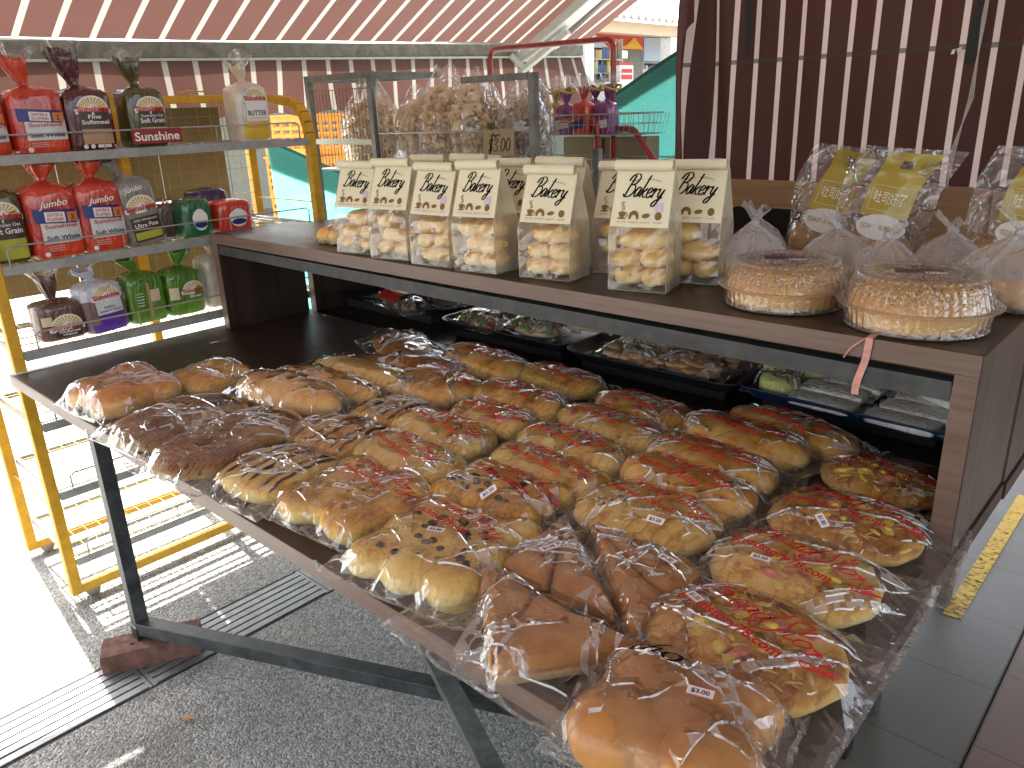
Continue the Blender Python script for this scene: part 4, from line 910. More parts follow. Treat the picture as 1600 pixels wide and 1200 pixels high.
# sign hung on the guard wire
sg = thing("rack_sign", "small dark red name plate with white lettering on the top shelf wire", "sign", (RX1+.03, .588, 1.418), R(90), rot=(0, R(0), R(90)))
b = MB(); b.box((-.082, -.001, -.022), (.082, .002, .024)); pl = b.build("plate", M("dark_red_plate", (.25, .012, .016), .35, coat=.3), sg)
b = MB(); put_text(b, "Sunshine", 0, -.012, .027, lambda u, v: (u, -.0016, v), 0, bold=.02, width=.148); b.build("lettering", M("white_print", (.78, .76, .72), .5, var=.02), pl)

# ------------------------------------------------------------------ packaged loaves
def wrap_mat(name, col, rough=.24, coat=.6, crink=.7, col2=None, top=None):
    m = bpy.data.materials.new(name); nt_, n, l = nodes(m); b = n["Principled BSDF"]; v = coords(n, l)
    g = noi(n, l, v, 9, 4); c = ramp(n, l, g, [(.35, tuple(x*.8 for x in col)), (.65, tuple(min(1, x*1.15) for x in (col2 or col)))])
    if top:
        s = n.new("ShaderNodeSeparateXYZ"); l.new(v, s.inputs[0]); k = math_(n, l, 'GREATER_THAN', math_(n, l, 'ADD', s.outputs[2], math_(n, l, 'MULTIPLY', g, .03)), top[0]); c = mixc(n, l, k, c, top[1])
    l.new(c, b.inputs["Base Color"]); b.inputs["Roughness"].default_value = rough; b.inputs["Coat Weight"].default_value = coat; b.inputs["Coat Roughness"].default_value = .06
    vo = n.new("ShaderNodeTexVoronoi"); vo.inputs["Scale"].default_value = 30; nz = noi(n, l, coords(n, l, (1, 1, .35)), 30, 3, .5, 2)
    l.new(_bump(nt_, n, l, nz, crink, .012), b.inputs["Normal"]); return m
WH = M("white_print", (.78, .76, .72), .5)
P_RED = M("print_red", (.50, .03, .02), .35, var=.04); P_NAVY = M("print_navy", (.016, .022, .16), .35, var=.05); P_OR = M("print_orange", (.66, .20, .03), .35)
P_GOLD = M("print_gold_rays", (.62, .40, .06), .4); P_DKBR = M("print_dark_brown", (.055, .030, .022), .35); P_TAN = M("print_tan", (.42, .26, .14), .4)
P_YG = M("print_yellow_green", (.42, .42, .04), .4); P_GREYL = M("print_pale_grey", (.62, .62, .60), .4); P_PURP = M("print_purple", (.10, .03, .30), .35)
def loaf(label, x, y, w, d, h, zb, mat, design="", tail=(.0, .05, .05), tilt=0, seed=1, rz=90, group="packaged loaves on the rack", tailmat=None, neck=True):
    rnd = random.Random(seed); r = thing("packaged_loaf", label, "bread", (x, y, zb+.001), 0, group, rot=(0, R(tilt), R(rz)))
    E = 4.2; tx, tz, tw = tail
    lv = [(.0, .90, .88, 0), (.006, .98, .97, 0), (.03, 1, 1, 0), (h*.5, 1.0, 1.0, 0), (h*.80, .99, .99, 0), (h*.90, .93, .95, 0), (h*.96, .74, .80, 0), (h*1.0, .42, .5, 0)]
    if neck: lv += [(h*1.03, .15, .2, tx*.2), (h*1.06, .14, .17, tx*.35), (h*1.06+tz*.4, .15+tw*4*.5, .28, tx*.6), (h*1.06+tz*.8, .15+tw*4*.85, .34, tx*.9), (h*1.06+tz, .15+tw*4, .30, tx)]
    else: lv += [(h*1.02, .16, .18, 0), (h*1.025, .02, .02, 0)]
    def sec(a, W_, D_, zz, k):
        c, s = math.cos(a), math.sin(a); e = 2/E
        fold = 1+(.16*math.sin(a*5+seed)+.10*math.sin(a*9+seed*2) if k > 7 else .0)+(.05*math.sin(a*7+seed+zz*20) if k in (5, 6) else 0)
        nn = 1+.025*noise.noise(Vector((c*2+seed, s*2, zz*14)))
        return math.copysign(abs(c)**e, c)*W_*w/2*fold*nn, math.copysign(abs(s)**e, s)*D_*d/2*fold*nn
    b = MB(); nA = 44
    def fn(u, t_):
        k = t_*(len(lv)-1); i = min(int(k+1e-9), len(lv)-2); f = k-i; p, q = lv[i], lv[i+1]
        zz, W_, D_, ox = (p[j]*(1-f)+q[j]*f for j in range(4)); X_, Y_ = sec(2*PI*u, W_, D_, zz, k); 
        if k > len(lv)-1.5 and neck: zz += .012*math.sin(2*PI*u*3+seed)
        return (X_+ox, Y_, zz)
    if neck:
        tb = MB(); zt0 = h*1.06+tz*.5; lean = rnd.uniform(-.5, .5)
        def tf(u, t_): a_ = 2*PI*u; q = (.010+.030*t_)*(1+.35*math.sin(a_*3+seed)+.15*math.sin(a_*7)); return (tx*.7+lean*t_*.04+q*math.cos(a_)*1.3, q*math.sin(a_)*.6-.004, zt0+t_*.062*(1+.3*math.sin(a_*2+seed)))
        tb.grid(tf, 22, 5, 0, False, True); tb.build("clear_tail", FILME, r)
    b.grid(fn, nA, (len(lv)-1)*2, 0, True, True); b.add([fn(i/nA, 0) for i in range(nA)], [tuple(range(nA))[::-1]], 0)
    bo = b.build("wrapper", mat, r)
    def F(off):
        def g(u, v):
            k = np.interp(v, [0, .006, .03, h*.8, h*.9, h*.96], [.88, .97, 1, .99, .95, .8]); W_ = w/2*np.interp(v, [0, .006, .03, h*.8, h*.9, h*.96], [.9, .98, 1, .99, .93, .74])
            t_ = min(.995, abs(u)/W_); return (u, -(d/2*k*(1-t_**E)**(1/E)*1.012)-off, v)
        return g
    def panel(u0, u1, v0, v1, m, off=.0012, name="printed_panel", slope=0, n=8, curve=0):
        q = MB(); f = F(off); q.grid(lambda s, t_: f(u0+(u1-u0)*s, v0+(v1-v0)*t_+slope*(s-.5)+curve*(1-(2*s-1)**2)), n, 4, 0, True); return q.build(name, m, bo)
    def txt(s, cu, cv, hh, m, off=.0026, bold=.02, width=None, shear=0, rot=0):
        q = MB(); put_text(q, s, cu, cv, hh, F(off), 0, bold, shear, width, rot); return q.build("lettering", m, bo)
    def logo(cu, cv, s, word="Sunshine"):
        q = MB(); f = F(.0018); n_ = 22
        ring = [(cu+s*.52*math.cos(PI*k/n_)*1.0, cv+s*.42*math.sin(PI*k/n_)) for k in range(n_+1)]
        low = [(cu-s*.60, cv-.0), (cu-s*.58, cv-s*.16), (cu, cv-s*.20), (cu+s*.58, cv-s*.16), (cu+s*.60, cv)]
        P_ = ring+low; q.add([f(cu, cv)]+[f(*p) for p in P_], [(0, i+1, (i+1) % len(P_)+1) for i in range(len(P_))], 0)
        for k in range(11):
            a = PI*(k+.5)/11; q.add([F(.0024)(cu+s*.16*math.cos(a+e_), cv+s*.13*math.sin(a+e_)+s*.02) for e_ in (-.06, .06)]+[F(.0024)(cu+s*.46*math.cos(a+e_), cv+s*.37*math.sin(a+e_)) for e_ in (.085, -.085)], [(0, 1, 2, 3)], 1)
        put_text(q, word, cu, cv-s*.10, s*.19, F(.0032), 2, bold=.03, width=s*1.06); q.build("brand_emblem", [WH, P_GOLD, P_RED], bo)
    D = design
    if D in ("white", "jumbo"):
        panel(-w*.30, w*.44, h*.20, h*.50, P_GREYL)
        txt("Sunshine", .01, h*.405, h*.055, P_RED, width=w*.60)
        txt("Soft White", w*.07, h*.245, h*.062, P_NAVY, width=w*.62)
        panel(-w*.47, w*.47, h*.47, h*.66, P_NAVY, .0022, "blue_band", -h*.05)
        panel(-w*.2, w*.17, h*.49, h*.625, WH, .0030, "slogan_patch", -.004)
        txt("SOFTER &", -w*.015, h*.565, h*.042, P_RED, .004, width=w*.28, rot=-.06); txt("FLUFFIER!", -w*.015, h*.505, h*.042, P_RED, .004, width=w*.30, rot=-.06)
        panel(w*.21, w*.42, h*.475, h*.61, P_OR, .0030, "price_patch"); txt("3" if D == "jumbo" else "2", w*.30, h*.50, h*.075, P_NAVY, .004)
        if D == "jumbo":
            q = MB(); put_text(q, "Jumbo", 0, h*.70, h*.085, F(.003), 0, .02, .35, w*.55, .08); q.build("lettering", WH, bo)
        for k in range(3): panel(-w*.25, w*.05, h*(.155-k*.028), h*(.165-k*.028), M("pale_fine_print", (.6, .42, .36), .5), .002, "fine_print", n=3)
        q = MB(); q.add([F(.002)(-w*.28+.0075*math.cos(a), h*.06+.0075*math.sin(a)) for a in [2*PI*k/14 for k in range(14)]], [tuple(range(14))], 0); q.build("round_mark", WH, bo)
    elif D == "softmeal":
        panel(-w*.24, w*.38, h*.10, h*.40, P_TAN); panel(-w*.24, w*.38, h*.34, h*.62, P_DKBR, .0016); logo(w*.06, h*.66, w*.62)
        txt("Fine", w*.06, h*.505, h*.065, WH, width=w*.26); txt("Softmeal", w*.06, h*.42, h*.065, WH, width=w*.55)
        for k in (-.22, -.08): q = MB(); q.add([F(.002)(w*k+.007*math.cos(a), h*.065+.007*math.sin(a)) for a in [2*PI*j/12 for j in range(12)]], [tuple(range(12))], 0); q.build("round_mark", WH, bo)
        panel(w*.02, w*.3, h*.04, h*.09, WH, .002, "white_mark", n=3)
    elif D == "grain":
        panel(-w*.26, w*.40, h*.06, h*.34, P_YG); panel(-w*.26, w*.40, h*.33, h*.60, P_DKBR, .0016); logo(w*.06, h*.64, w*.66)
        txt("Australian Oat", w*.07, h*.50, h*.045, P_GREYL, width=w*.56); txt("Soft Grain", w*.07, h*.405, h*.075, WH, width=w*.60)
    elif D == "butter":
        panel(-w*.47, w*.47, h*.02, h*.34, M("print_butter_yellow", (.66, .44, .04), .4)); panel(-w*.26, w*.36, h*.34, h*.74, WH, .0016); logo(w*.04, h*.74, w*.60)
        txt("BUTTER", w*.05, h*.44, h*.085, M("print_dark_grey", (.05, .05, .05), .5), width=w*.54); panel(-w*.2, w*.3, h*.385, h*.40, P_GOLD, .0024, "fine_print", n=3)
    elif D == "ultra":
        panel(-w*.33, w*.38, h*.06, h*.42, P_DKBR); logo(w*.02, h*.56, w*.68)
        txt("Jumbo", -w*.05, h*.80, h*.075, WH, shear=.3, width=w*.46, rot=.1); txt("100% Wholemeal", w*.02, h*.36, h*.036, P_GREYL, width=w*.56); txt("Ultra Fine", w*.02, h*.265, h*.065, WH, width=w*.56)
        panel(-w*.3, w*.35, h*.09, h*.2, P_YG, .0016)
    elif D == "walnut":
        logo(w*.05, h*.36, w*.62); panel(-w*.2, w*.34, h*.08, h*.26, M("print_black", (.02, .018, .016), .4), .0016); txt("Wholemeal", w*.07, h*.19, h*.06, WH, width=w*.44); txt("Walnut", w*.07, h*.115, h*.06, WH, width=w*.3)
        panel(-w*.42, -w*.22, h*.42, h*.66, M("print_cream", (.62, .52, .33), .5), .0016)
    elif D == "potato":
        panel(-w*.47, w*.47, h*.0, h*.18, P_PURP); panel(-w*.2, w*.34, h*.17, h*.36, P_PURP, .0016); panel(-w*.22, w*.36, h*.36, h*.70, P_GREYL, .0016); logo(w*.06, h*.72, w*.58)
        for s_, v_ in (("PURPLE", .47), ("SWEET POTATO", .40)): txt(s_, w*.07, h*v_, h*.04, P_NAVY, width=w*(.24 if v_ > .45 else .46))
    elif D == "green":
        logo(w*.16, h*.52, w*.55); txt("Bran", w*.2, h*.36, h*.05, WH, width=w*.3); panel(-w*.44, -w*.22, h*.36, h*.62, M("print_cream", (.62, .52, .33), .5), .0016)
    elif D == "greenside":
        panel(w*.05, w*.3, h*.42, h*.66, M("print_cream", (.62, .52, .33), .5), .0016); panel(-w*.02, w*.06, h*.1, h*.8, P_TAN, .0014)
        for k in range(5): panel(-w*.3, -w*.12, h*(.6-k*.06), h*(.615-k*.06), P_GREYL, .0018, "fine_print", n=2)
    elif D == "badge":
        q = MB(); q.add([F(.002)(w*.03+w*.24*math.cos(a)*(1+.08*math.sin(5*a)), h*.45+h*.28*math.sin(a)) for a in [2*PI*k/26 for k in range(26)]], [tuple(range(26))], 0)
        q.add([F(.003)(w*.03+w*.2*math.cos(a), h*.33+h*.09*math.sin(a)) for a in [2*PI*k/20 for k in range(20)]], [tuple(range(20))], 1); q.build("round_badge", [WH, P_NAVY], bo)
    return r
W_RED = wrap_mat("red_bread_wrap", (.52, .022, .012), col2=(.60, .06, .02)); W_MAR = wrap_mat("maroon_bread_wrap", (.085, .010, .014)); W_OL = wrap_mat("olive_bread_wrap", (.075, .060, .012))
W_WHT = wrap_mat("white_bread_wrap", (.60, .58, .54), crink=.5, col2=(.66, .55, .36)); W_GRY = wrap_mat("grey_clear_wrap", (.26, .23, .19), crink=.9); W_BRN = wrap_mat("brown_clear_wrap", (.14, .065, .045), crink=.9)
W_SIL = wrap_mat("silver_purple_wrap", (.20, .13, .12), top=(.125, (.55, .56, .62))); W_GRN = wrap_mat("green_bread_wrap", (.075, .20, .014), col2=(.12, .26, .02)); W_DG = wrap_mat("deep_green_wrap", (.01, .12, .045)); W_PP = wrap_mat("dark_purple_wrap", (.04, .014, .09)); W_OR = wrap_mat("orange_red_wrap", (.62, .035, .012))
z1, z2, z3 = SH[0], SH[1], SH[2]
loaf("red soft white loaf cut off by the picture's left edge on the top shelf", -.125, .105, .150, .115, .190, z1, W_RED, "white", (.01, .06, .07), seed=1)
loaf("red soft white loaf with blue band beside the maroon loaf, top shelf", -.115, .262, .158, .12, .190, z1, W_RED, "white", (-.03, .075, .07), seed=2)
loaf("maroon fine softmeal loaf with a tall twisted clear tail, top shelf", -.115, .408, .150, .12, .188, z1, W_MAR, "softmeal", (-.035, .095, .10), seed=3)
loaf("olive soft grain loaf standing just above the red name plate", -.115, .590, .135, .12, .190, z1, W_OL, "grain", (-.02, .07, .10), seed=4)
loaf("white and yellow butter loaf alone at the right of the top shelf", -.125, .985, .140, .12, .200, z1, W_WHT, "butter", (-.02, .05, .06), seed=5)
loaf("olive jumbo grain loaf cut off by the picture's left edge, middle shelf", -.125, .090, .150, .13, .225, z2, W_OL, "grain", (-.03, .03, .05), seed=6)
loaf("first red jumbo soft white loaf, beside the olive loaf on the middle shelf", -.12, .242, .158, .13, .225, z2, W_RED, "jumbo", (.01, .05, .09), seed=7)
loaf("second red jumbo soft white loaf, beside the grey ultra fine loaf", -.12, .385, .150, .13, .222, z2, W_RED, "jumbo", (.01, .05, .08), seed=8)
loaf("tilted grey brown jumbo ultra fine loaf leaning on the middle shelf", -.13, .525, .140, .13, .225, z2, W_GRY, "ultra", (-.05, .05, .08), seed=9, tilt=-7)
loaf("small brown loaf half hidden between the grey loaf and the green bag", -.20, .640, .10, .12, .130, z2, W_BRN, "", neck=False, seed=10)
loaf("small deep green rounded loaf with a white badge, middle shelf", -.105, .700, .115, .11, .135, z2, W_DG, "badge", neck=False, seed=11)
loaf("dark purple loaf behind the small green and orange red loaves", -.25, .835, .15, .10, .150, z2, W_PP, "", neck=False, seed=12)
loaf("small orange red rounded loaf with a white badge at the shelf's corner", -.105, .845, .145, .11, .115, z2, W_OR, "badge", neck=False, seed=13)
loaf("brown walnut loaf slumped at the left of the lowest filled shelf", -.14, .205, .150, .12, .125, z3, W_BRN, "walnut", (-.01, .07, .05), seed=14)
loaf("silver and purple sweet potato loaf, lowest filled shelf", -.13, .345, .145, .12, .168, z3, W_SIL, "potato", (-.03, .03, .07), seed=15, tilt=-4)
loaf("green loaf turned to show its side beside the purple loaf", -.13, .482, .135, .12, .172, z3, W_GRN, "greenside", (-.04, .04, .07), seed=16)
loaf("green bran loaf with a tied top beside the shelf unit", -.13, .622, .140, .12, .165, z3, W_GRN, "green", (.02, .05, .09), seed=17)
loaf("white loaf mostly hidden behind the walnut shelf upright", -.14, .765, .12, .12, .19, z3, W_WHT, "", (.0, .03, .05), seed=18)
# ------------------------------------------------------------------ bakery bags on the shelf
KR = M("cream_bag_paper", (.85, .80, .59), .55, var=.04, scale=8, bump=.25, bscale=30, trans=.12)
KIN = M("icon_brown", (.20, .11, .02), .6); FINE = M("fine_grey_print", (.25, .2, .14), .6)
ROLL = crust("pale_roll_crust", (.78, .57, .24), (.68, .42, .12), (.50, .21, .04), 0, lo=.2, hi=.85, bump=.25, gloss=.5)
def bakery_bag(label, x, y, rz, w=.132, d=.10, h=.262, seed=1, sx=1):
    rnd = random.Random(seed); r = thing("bakery_bag", label, "bag", (x, y, ZS+.001), R(rz), "cream topped bakery bags on the shelf")
    hw, hd = w/2, d/2; zt = h-.022
    def yf(v):   # front face depth at height v
        return -(hd*(1 if v < h*.45 else max(.10, 1-(v-h*.45)/(zt-h*.45)*.92)))
    def xw(v): return hw*(1-.05*max(0, (v-h*.5)/h))
    split = h*.50
    def front(v0, v1, n, off=0.0, s=1): 
        return lambda u, t_: ((u*2-1)*xw(v0+(v1-v0)*t_), s*(yf(v0+(v1-v0)*t_)-off-(.0025*math.sin(PI*u)*(1 if v0 > .1 else .4))), v0+(v1-v0)*t_)
    b = MB(); b.grid(front(split, zt, 8), 10, 10, 0, True); b.grid(front(split, zt, 8, 0, -1), 10, 10, 0, True)
    b.grid(lambda u, t_: ((u*2-1)*hw*.97, -.013+.011*(1-math.cos(t_*2*PI))*.0-.0+ .010*math.sin(t_*2*PI)-.002, zt+.008+.011*math.cos(t_*2*PI)), 10, 12, 0, True)
    b.grid(lambda u, t_: ((u*2-1)*hw*.97, -.012+.007*math.sin(t_*2*PI)-.002, zt+.008+.007*math.cos(t_*2*PI)), 10, 10, 0, True)
    lp = b.build("paper_label", KR, r)
    # clear window
    P = MB(); seedv = seed*3.1
    def wn(u, t_):
        X_, Y_, Z_ = front(.004, split, 8)(u, t_); return (X_, Y_-.004*noise.noise(Vector((X_*30+seedv, Z_*26, 1)))-.003*abs(math.sin(Z_*60+X_*40+seed)), Z_)
    P.grid(wn, 7, 8, 0, False); P.build("clear_window", WINF, r)
    P = MB()
    for s in (-1, 1):
        def side(u, t_):
            v = .004+(zt-.004)*t_; Y_ = (u*2-1)*abs(yf(v)); inn = .010*(1-abs(2*u-1))*min(1, v/h*1.6); return (s*(xw(v)-inn), Y_, v)
        P.grid(side, 8, 16, 0, True)
    P.grid(front(.004, split, 8, 0, -1), 8, 8, 0, True); P.build("frosted_gusset", FROST, r)
    P = MB(); P.box((-hw, -hd, .0005), (hw, hd, .003)); 
    for s in (-1, 1): P.tube([(s*hw, -hd, .003), (s*hw, -hd, h*.45), (s*xw(zt), yf(zt), zt)], .0012, 5)
    P.build("bag_base", FROST, r)
    # rolls inside
    k = 0
    for lay in range(3):
        for q in range(1 if (lay+seed) % 3 == 0 else 2):
            one = (lay+seed) % 3 == 0
            cx_ = (-1 if q == 0 else 1)*w*.22+rnd.uniform(-.004, .004); zz = .026+lay*.036+rnd.uniform(0, .004); cx_ = rnd.uniform(-.008, .008) if one else cx_
            if lay == 2 and q == 1 and rnd.random() < .5: continue
            m = MB(); m.ell((cx_, rnd.uniform(-.004, .002), zz), (w*(.44 if one else .265), hd*.90, .0215), 26, 14, amp=.07, fr=40, seed=seed+k, rot=rnd.uniform(-.3, .3), zpow=.8)
            m.build("bread_roll", ROLL, r); k += 1
    if seed % 2:
        m = MB()
        for _ in range(5): m.ell((rnd.uniform(-.4, .4)*w, -hd*.72, rnd.uniform(.02, .10)), (.005, .003, .004), 8, 5, amp=.3, fr=200)
        m.build("raisins", C_RAIS, r)
    # printing
    F = lambda off: (lambda u, v: (u, yf(v)-.0026*math.sin(PI*(u/(2*xw(v))+.5))-off, v))
    f = F(.0008); b = MB()
    script(b, "Bakery", .0, h*.715, .040, f, 0, w=.048, slant=.42, width=.088, rot=-.05)
    b.build("printed_lettering", INK, lp)
    b = MB()
    for i, s_ in enumerate("Sweet moment"):
        if s_ != ' ': a = (i-5.5)*.14; put_text(b, s_, .006+.058*math.sin(a)*.75, h*.835+.016*math.cos(a)-.016+.001, .0050, f, 0, rot=-a*.7)
    for i, wd in enumerate(("BEST TIME", "CROISSANT", "BAGUETTE", "COOKIES")): put_text(b, wd, (-.040+i*.027), h*.530, .0032, f, 1)
    b.build("small_lettering", [INK, FINE], lp)
    b = MB(); g_ = f; z0 = h*.565
    def blob(cx_, cz_, rx, rz_, n=14, mi=0, off=.0008, a0=0, a1=2*PI): b.add([F(off)(cx_, cz_)]+[F(off)(cx_+rx*math.cos(a0+(a1-a0)*k/n), cz_+rz_*math.sin(a0+(a1-a0)*k/n)) for k in range(n+1)], [(0, k+1, k+2) for k in range(n)], mi)
    blob(-.040, z0+.010, .0085, .010, a0=PI, a1=2*PI); blob(-.040, z0+.010, .0085, .0022, off=.001); blob(-.040, z0-.001, .011, .0018); b.tube([f(-.032+.004*math.sin(a)*1, z0+.006+.0035*math.cos(a)) for a in [PI*k/6 for k in range(7)]], .0008, 4)
    for k in range(2): b.tube([f(-.042+k*.004+.003*math.sin(j*1.3), z0+.014+j*.0035) for j in range(6)], .0005, 4, 1)
    for k in range(9): a = PI*k/8; blob(-.013+.0085*math.cos(a), z0+.002+.0085*math.sin(a), .0036, .0044, 8)
    b2 = [( .014+.009*math.cos(a)*.9-.004*math.sin(a), z0+.005+.0035*math.sin(a)+.005*math.cos(a)*.6) for a in [2*PI*k/16 for k in range(16)]]; b.add([f(*p) for p in b2], [tuple(range(16))])
    blob(.041, z0+.005, .0075, .0080); b.build("printed_icons", [KIN, INK], lp)
    b = MB(); qx = hw*.5; zz = (h*.60 if seed % 2 else zt+.012)
    if seed % 2: b.add([f(qx, zz), f(qx+.018, zz+.004), f(qx+.015, zz+.022), f(qx-.003, zz+.018)], [(0, 1, 2, 3)])
    else: b.box((qx-.004, -.020, zt+.0185), (qx+.016, -.006, zt+.0195))
    b.build("price_sticker", STKP, lp)
    return r
WINF = film_mat("glossy_bag_window", haze=.03, refl=1.1, rough=.05, crinkle=.06, cscale=12)
STKP = M("faded_lilac_sticker", (.60, .50, .66), .5, var=.2, scale=300)
bags = [("first bakery bag from the left, next to the small clear bag of buns", .838, .752, 12, 1), ("second bakery bag in the front row, second from the left", 1.000, .750, 8, 2), ("third bakery bag in the front row, with a lilac sticker by its lettering", 1.165, .748, 8, 3),
 ("fourth bakery bag in the front row, with raisin rolls inside", 1.325, .752, 3, 5), ("fifth bakery bag in the front row, showing a round roll on top", 1.515, .780, 8, 4), ("largest and nearest bakery bag, standing alone beside the knotted bags", 1.750, .800, 14, 7)]
for lab, x, y, rz, sd_ in bags: bakery_bag(lab, x, y, rz, seed=sd_)
back = [("bakery bag behind the gap between the first and second front bags", .985, .890, 6, 6), ("bakery bag behind the third front bag, only its rolled top seen", 1.130, .900, 4, 8), ("bakery bag behind the gap between the third and fourth front bags", 1.305, .880, 8, 10),
 ("bakery bag behind the fourth and fifth front bags, lettering half hidden", 1.455, .885, 6, 9), ("bakery bag behind and to the right of the fifth front bag", 1.622, .920, 8, 12), ("bakery bag directly behind the largest front bag", 1.80, .925, 12, 14), ("rearmost bakery bag behind the second and third front bags", 1.10, .985, 4, 16)]
for lab, x, y, rz, sd_ in back: bakery_bag(lab, x, y, rz, seed=sd_)
rb = random.Random(12)
for o in [o for o in bpy.data.objects if o.name.startswith('bakery_bag')]:
    o.rotation_euler.x = R(rb.uniform(-1.0, .4)); o.rotation_euler.y = R(rb.uniform(-1.6, 1.6)); o.scale = (rb.uniform(.95, 1.04), rb.uniform(.92, 1.03), rb.uniform(.97, 1.03))
# small bag of buns at the left end
bagged('grid', "small clear bag of six tan buns at the left end of the shelf", .655, .825, .165, .11, .052, 6, 3, C_PLAIN, ext=(.045, .02, .03, .02), seed=51, group="x", base=ZS, name="bagged_buns", amp=.05)

# ------------------------------------------------------------------ domed cakes
CRUM = M("crumble_topping", (.66, .39, .11), .85, var=.4, scale=110, bump=1.0, bscale=170); CAKE = crust("cake_side", (.70, .40, .12), (.56, .27, .06), (.38, .15, .03), 0, lo=.2, hi=1, bump=.5)
def cake(label, x, y, rad, h, seed):
    r = thing("domed_cake", label, "cake", (x, y, ZS+.001), R(seed*40), "crumble cakes in clear domes")
    rnd = random.Random(seed); b = MB(); b.lathe([(0, .004), (rad*.90, .004), (rad*.955, .012), (rad*.965, h*.42), (rad*.93, h*.52), (rad*.86, h*.60), (rad*.5, h*.66), (0, h*.66)], 64, mod=lambda a, q, z_: (q*(1+.012*math.sin(a*7+seed)), z_*(1+.05*noise.noise(Vector((math.cos(a)*3, math.sin(a)*3, seed)))))); cb = b.build("cake", CAKE, r)
    b = MB()
    for _ in range(900):
        a = rnd.uniform(0, 2*PI); q = rad*.90*math.sqrt(rnd.random()); z_ = h*(.665-.10*(q/rad)**3); s = rnd.uniform(.0022, .0052); b.ell((q*math.cos(a), q*math.sin(a), z_), (s, s*.8, s*.75), 6, 4, amp=.5, fr=200, seed=rnd.random()*9, rot=a)
    b.build("crumble", CRUM, r)
    n = 128; rip = lambda a, q, z_: (q*(1+.010*math.cos(a*48)), z_)
    b = MB(); b.lathe([(rad*1.0, .002), (rad*.985, h*.05), (rad*1.02, h*.40)], n*2, mod=lambda a, q, z_: (q*(1+.008*math.cos(a*48)), z_)); b.lathe([(0, .0012), (rad*1.0, .002)], 48); b.build("clear_base", PET, r)
    b = MB(); b.lathe([(rad*1.02, h*.40), (rad*1.13, h*.415), (rad*1.145, h*.43), (rad*1.13, h*.445), (rad*1.03, h*.45)], 96); b.build("rim_flange", PET, r)
    b = MB(); b.lathe([(rad*1.03, h*.45), (rad*.985, h*.60), (rad*.94, h*.80), (rad*.90, h*.90), (rad*.86, h*.955)], n*2, mod=rip); b.lathe([(rad*.86, h*.955), (rad*.80, h*.985), (rad*.66, h*.99), (rad*.62, h*.955), (rad*.50, h*.95), (rad*.47, h*.975), (0, h*.98)], 72)
    for k in range(48): a = 2*PI*k/48; b.ell((rad*.875*math.cos(a), rad*.875*math.sin(a), h*.945), (.0035, .0035, .003), 6, 4)
    d = b.build("clear_dome", PET, r)
    b = MB(); b.box((-.04, -.014, h*.985), (.035, .014, h*.990)); b.box((.004, -.022, h*.9905), (.036, -.008, h*.993), 1); lo = b.build("price_label", [M("black_red_label", (.035, .014, .02), .35, var=.5, scale=60), WH], d, rot=R(-seed*40+24))
    b = MB(); put_text(b, "$12.80", .02, -.0185, .0075, lambda u, v: (u, v, h*.9935), 0, bold=.02); b.build("price_lettering", INK, lo)
    return r
cake("smaller crumble cake in a ribbed clear dome beside the bakery bags", 2.045, .835, .110, .088, 1)
cake("larger crumble cake in a ribbed clear dome near the shelf's right end", 2.290, .815, .114, .093, 2)

# ------------------------------------------------------------------ knotted milky bags of buns
def knotbag(label, x, y, w, h, seed, zb=ZS, ear=1, group="knotted thin plastic bags of buns"):
    rnd = random.Random(seed); r = thing("knotted_bag", label, "bag", (x, y, zb+.001), rnd.uniform(0, 6), group)
    for k in range(3 if w > .1 else 2):
        a = 2*PI*k/3+rnd.random(); m = MB(); m.ell((w*.2*math.cos(a), w*.2*math.sin(a), .022), (w*.24, w*.2, .022), 20, 10, amp=.1, fr=40, seed=k+seed, rot=a); m.build("bread_roll", C_PLAIN, r)
    b = MB(); prof = [(w*.30, .0015), (w*.46, .008), (w*.50, h*.25), (w*.46, h*.5), (w*.33, h*.72), (w*.17, h*.86), (w*.05, h*.95), (w*.035, h*.97)]
    pl_ = [rnd.uniform(0, 6) for _ in range(4)]
    def md(a, q, z_):
        k = z_/h; f = 1+.05*math.sin(3*a+pl_[0])+(.04+.22*k*k)*math.sin(11*a+pl_[1]+k*2)*.6+(.03+.12*k)*math.sin(17*a+pl_[2]-k)*.5+.05*noise.noise(Vector((math.cos(a)*4, math.sin(a)*4, z_*30+seed)))
        return q*f, z_*(1+.03*math.sin(4*a+pl_[3]))
    b.lathe(prof, 72, mod=md, smooth=True); b.build("plastic_bag", FILMH, r)
    b = MB(); b.ell((0, 0, h*.985), (.011, .009, .009), 14, 8, amp=.4, fr=120, seed=seed)
    for e_ in range(2 if ear else 1):
        a = rnd.uniform(0, 6)+e_*2.6; dx, dy = math.cos(a), math.sin(a); L_ = rnd.uniform(.03, .05)
        def ef(u, t_): s_ = .004+.016*t_; return (dx*L_*t_*.8+(-dy)*(u-.5)*2*s_, dy*L_*t_*.8+dx*(u-.5)*2*s_, h+L_*t_*.75+.006*math.sin(u*9+seed))
        b.grid(ef, 10, 6, 0, False)
    b.build("knot", FILMH, r); return r
knotbag("knotted milky bag of buns with two ears beside the largest bakery bag", 1.905, .985, .15, .125, 1)
knotbag("second knotted bag crowded behind the largest bakery bag", 1.845, 1.12, .14, .130, 2, ZS-.0125)
knotbag("knotted bag just behind the smaller domed cake", 2.045, 1.08, .155, .128, 3, ZS-.0125)
knotbag("knotted bag between the two domed cakes, leaning low", 2.165, 1.03, .13, .112, 4, ZS)
knotbag("knotted bag with one tall ear behind the larger domed cake", 2.255, 1.12, .145, .130, 5, ZS-.0125, 1)
knotbag("largest knotted bag at the shelf's right end beside the larger cake", 2.385, 1.035, .19, .135, 6)

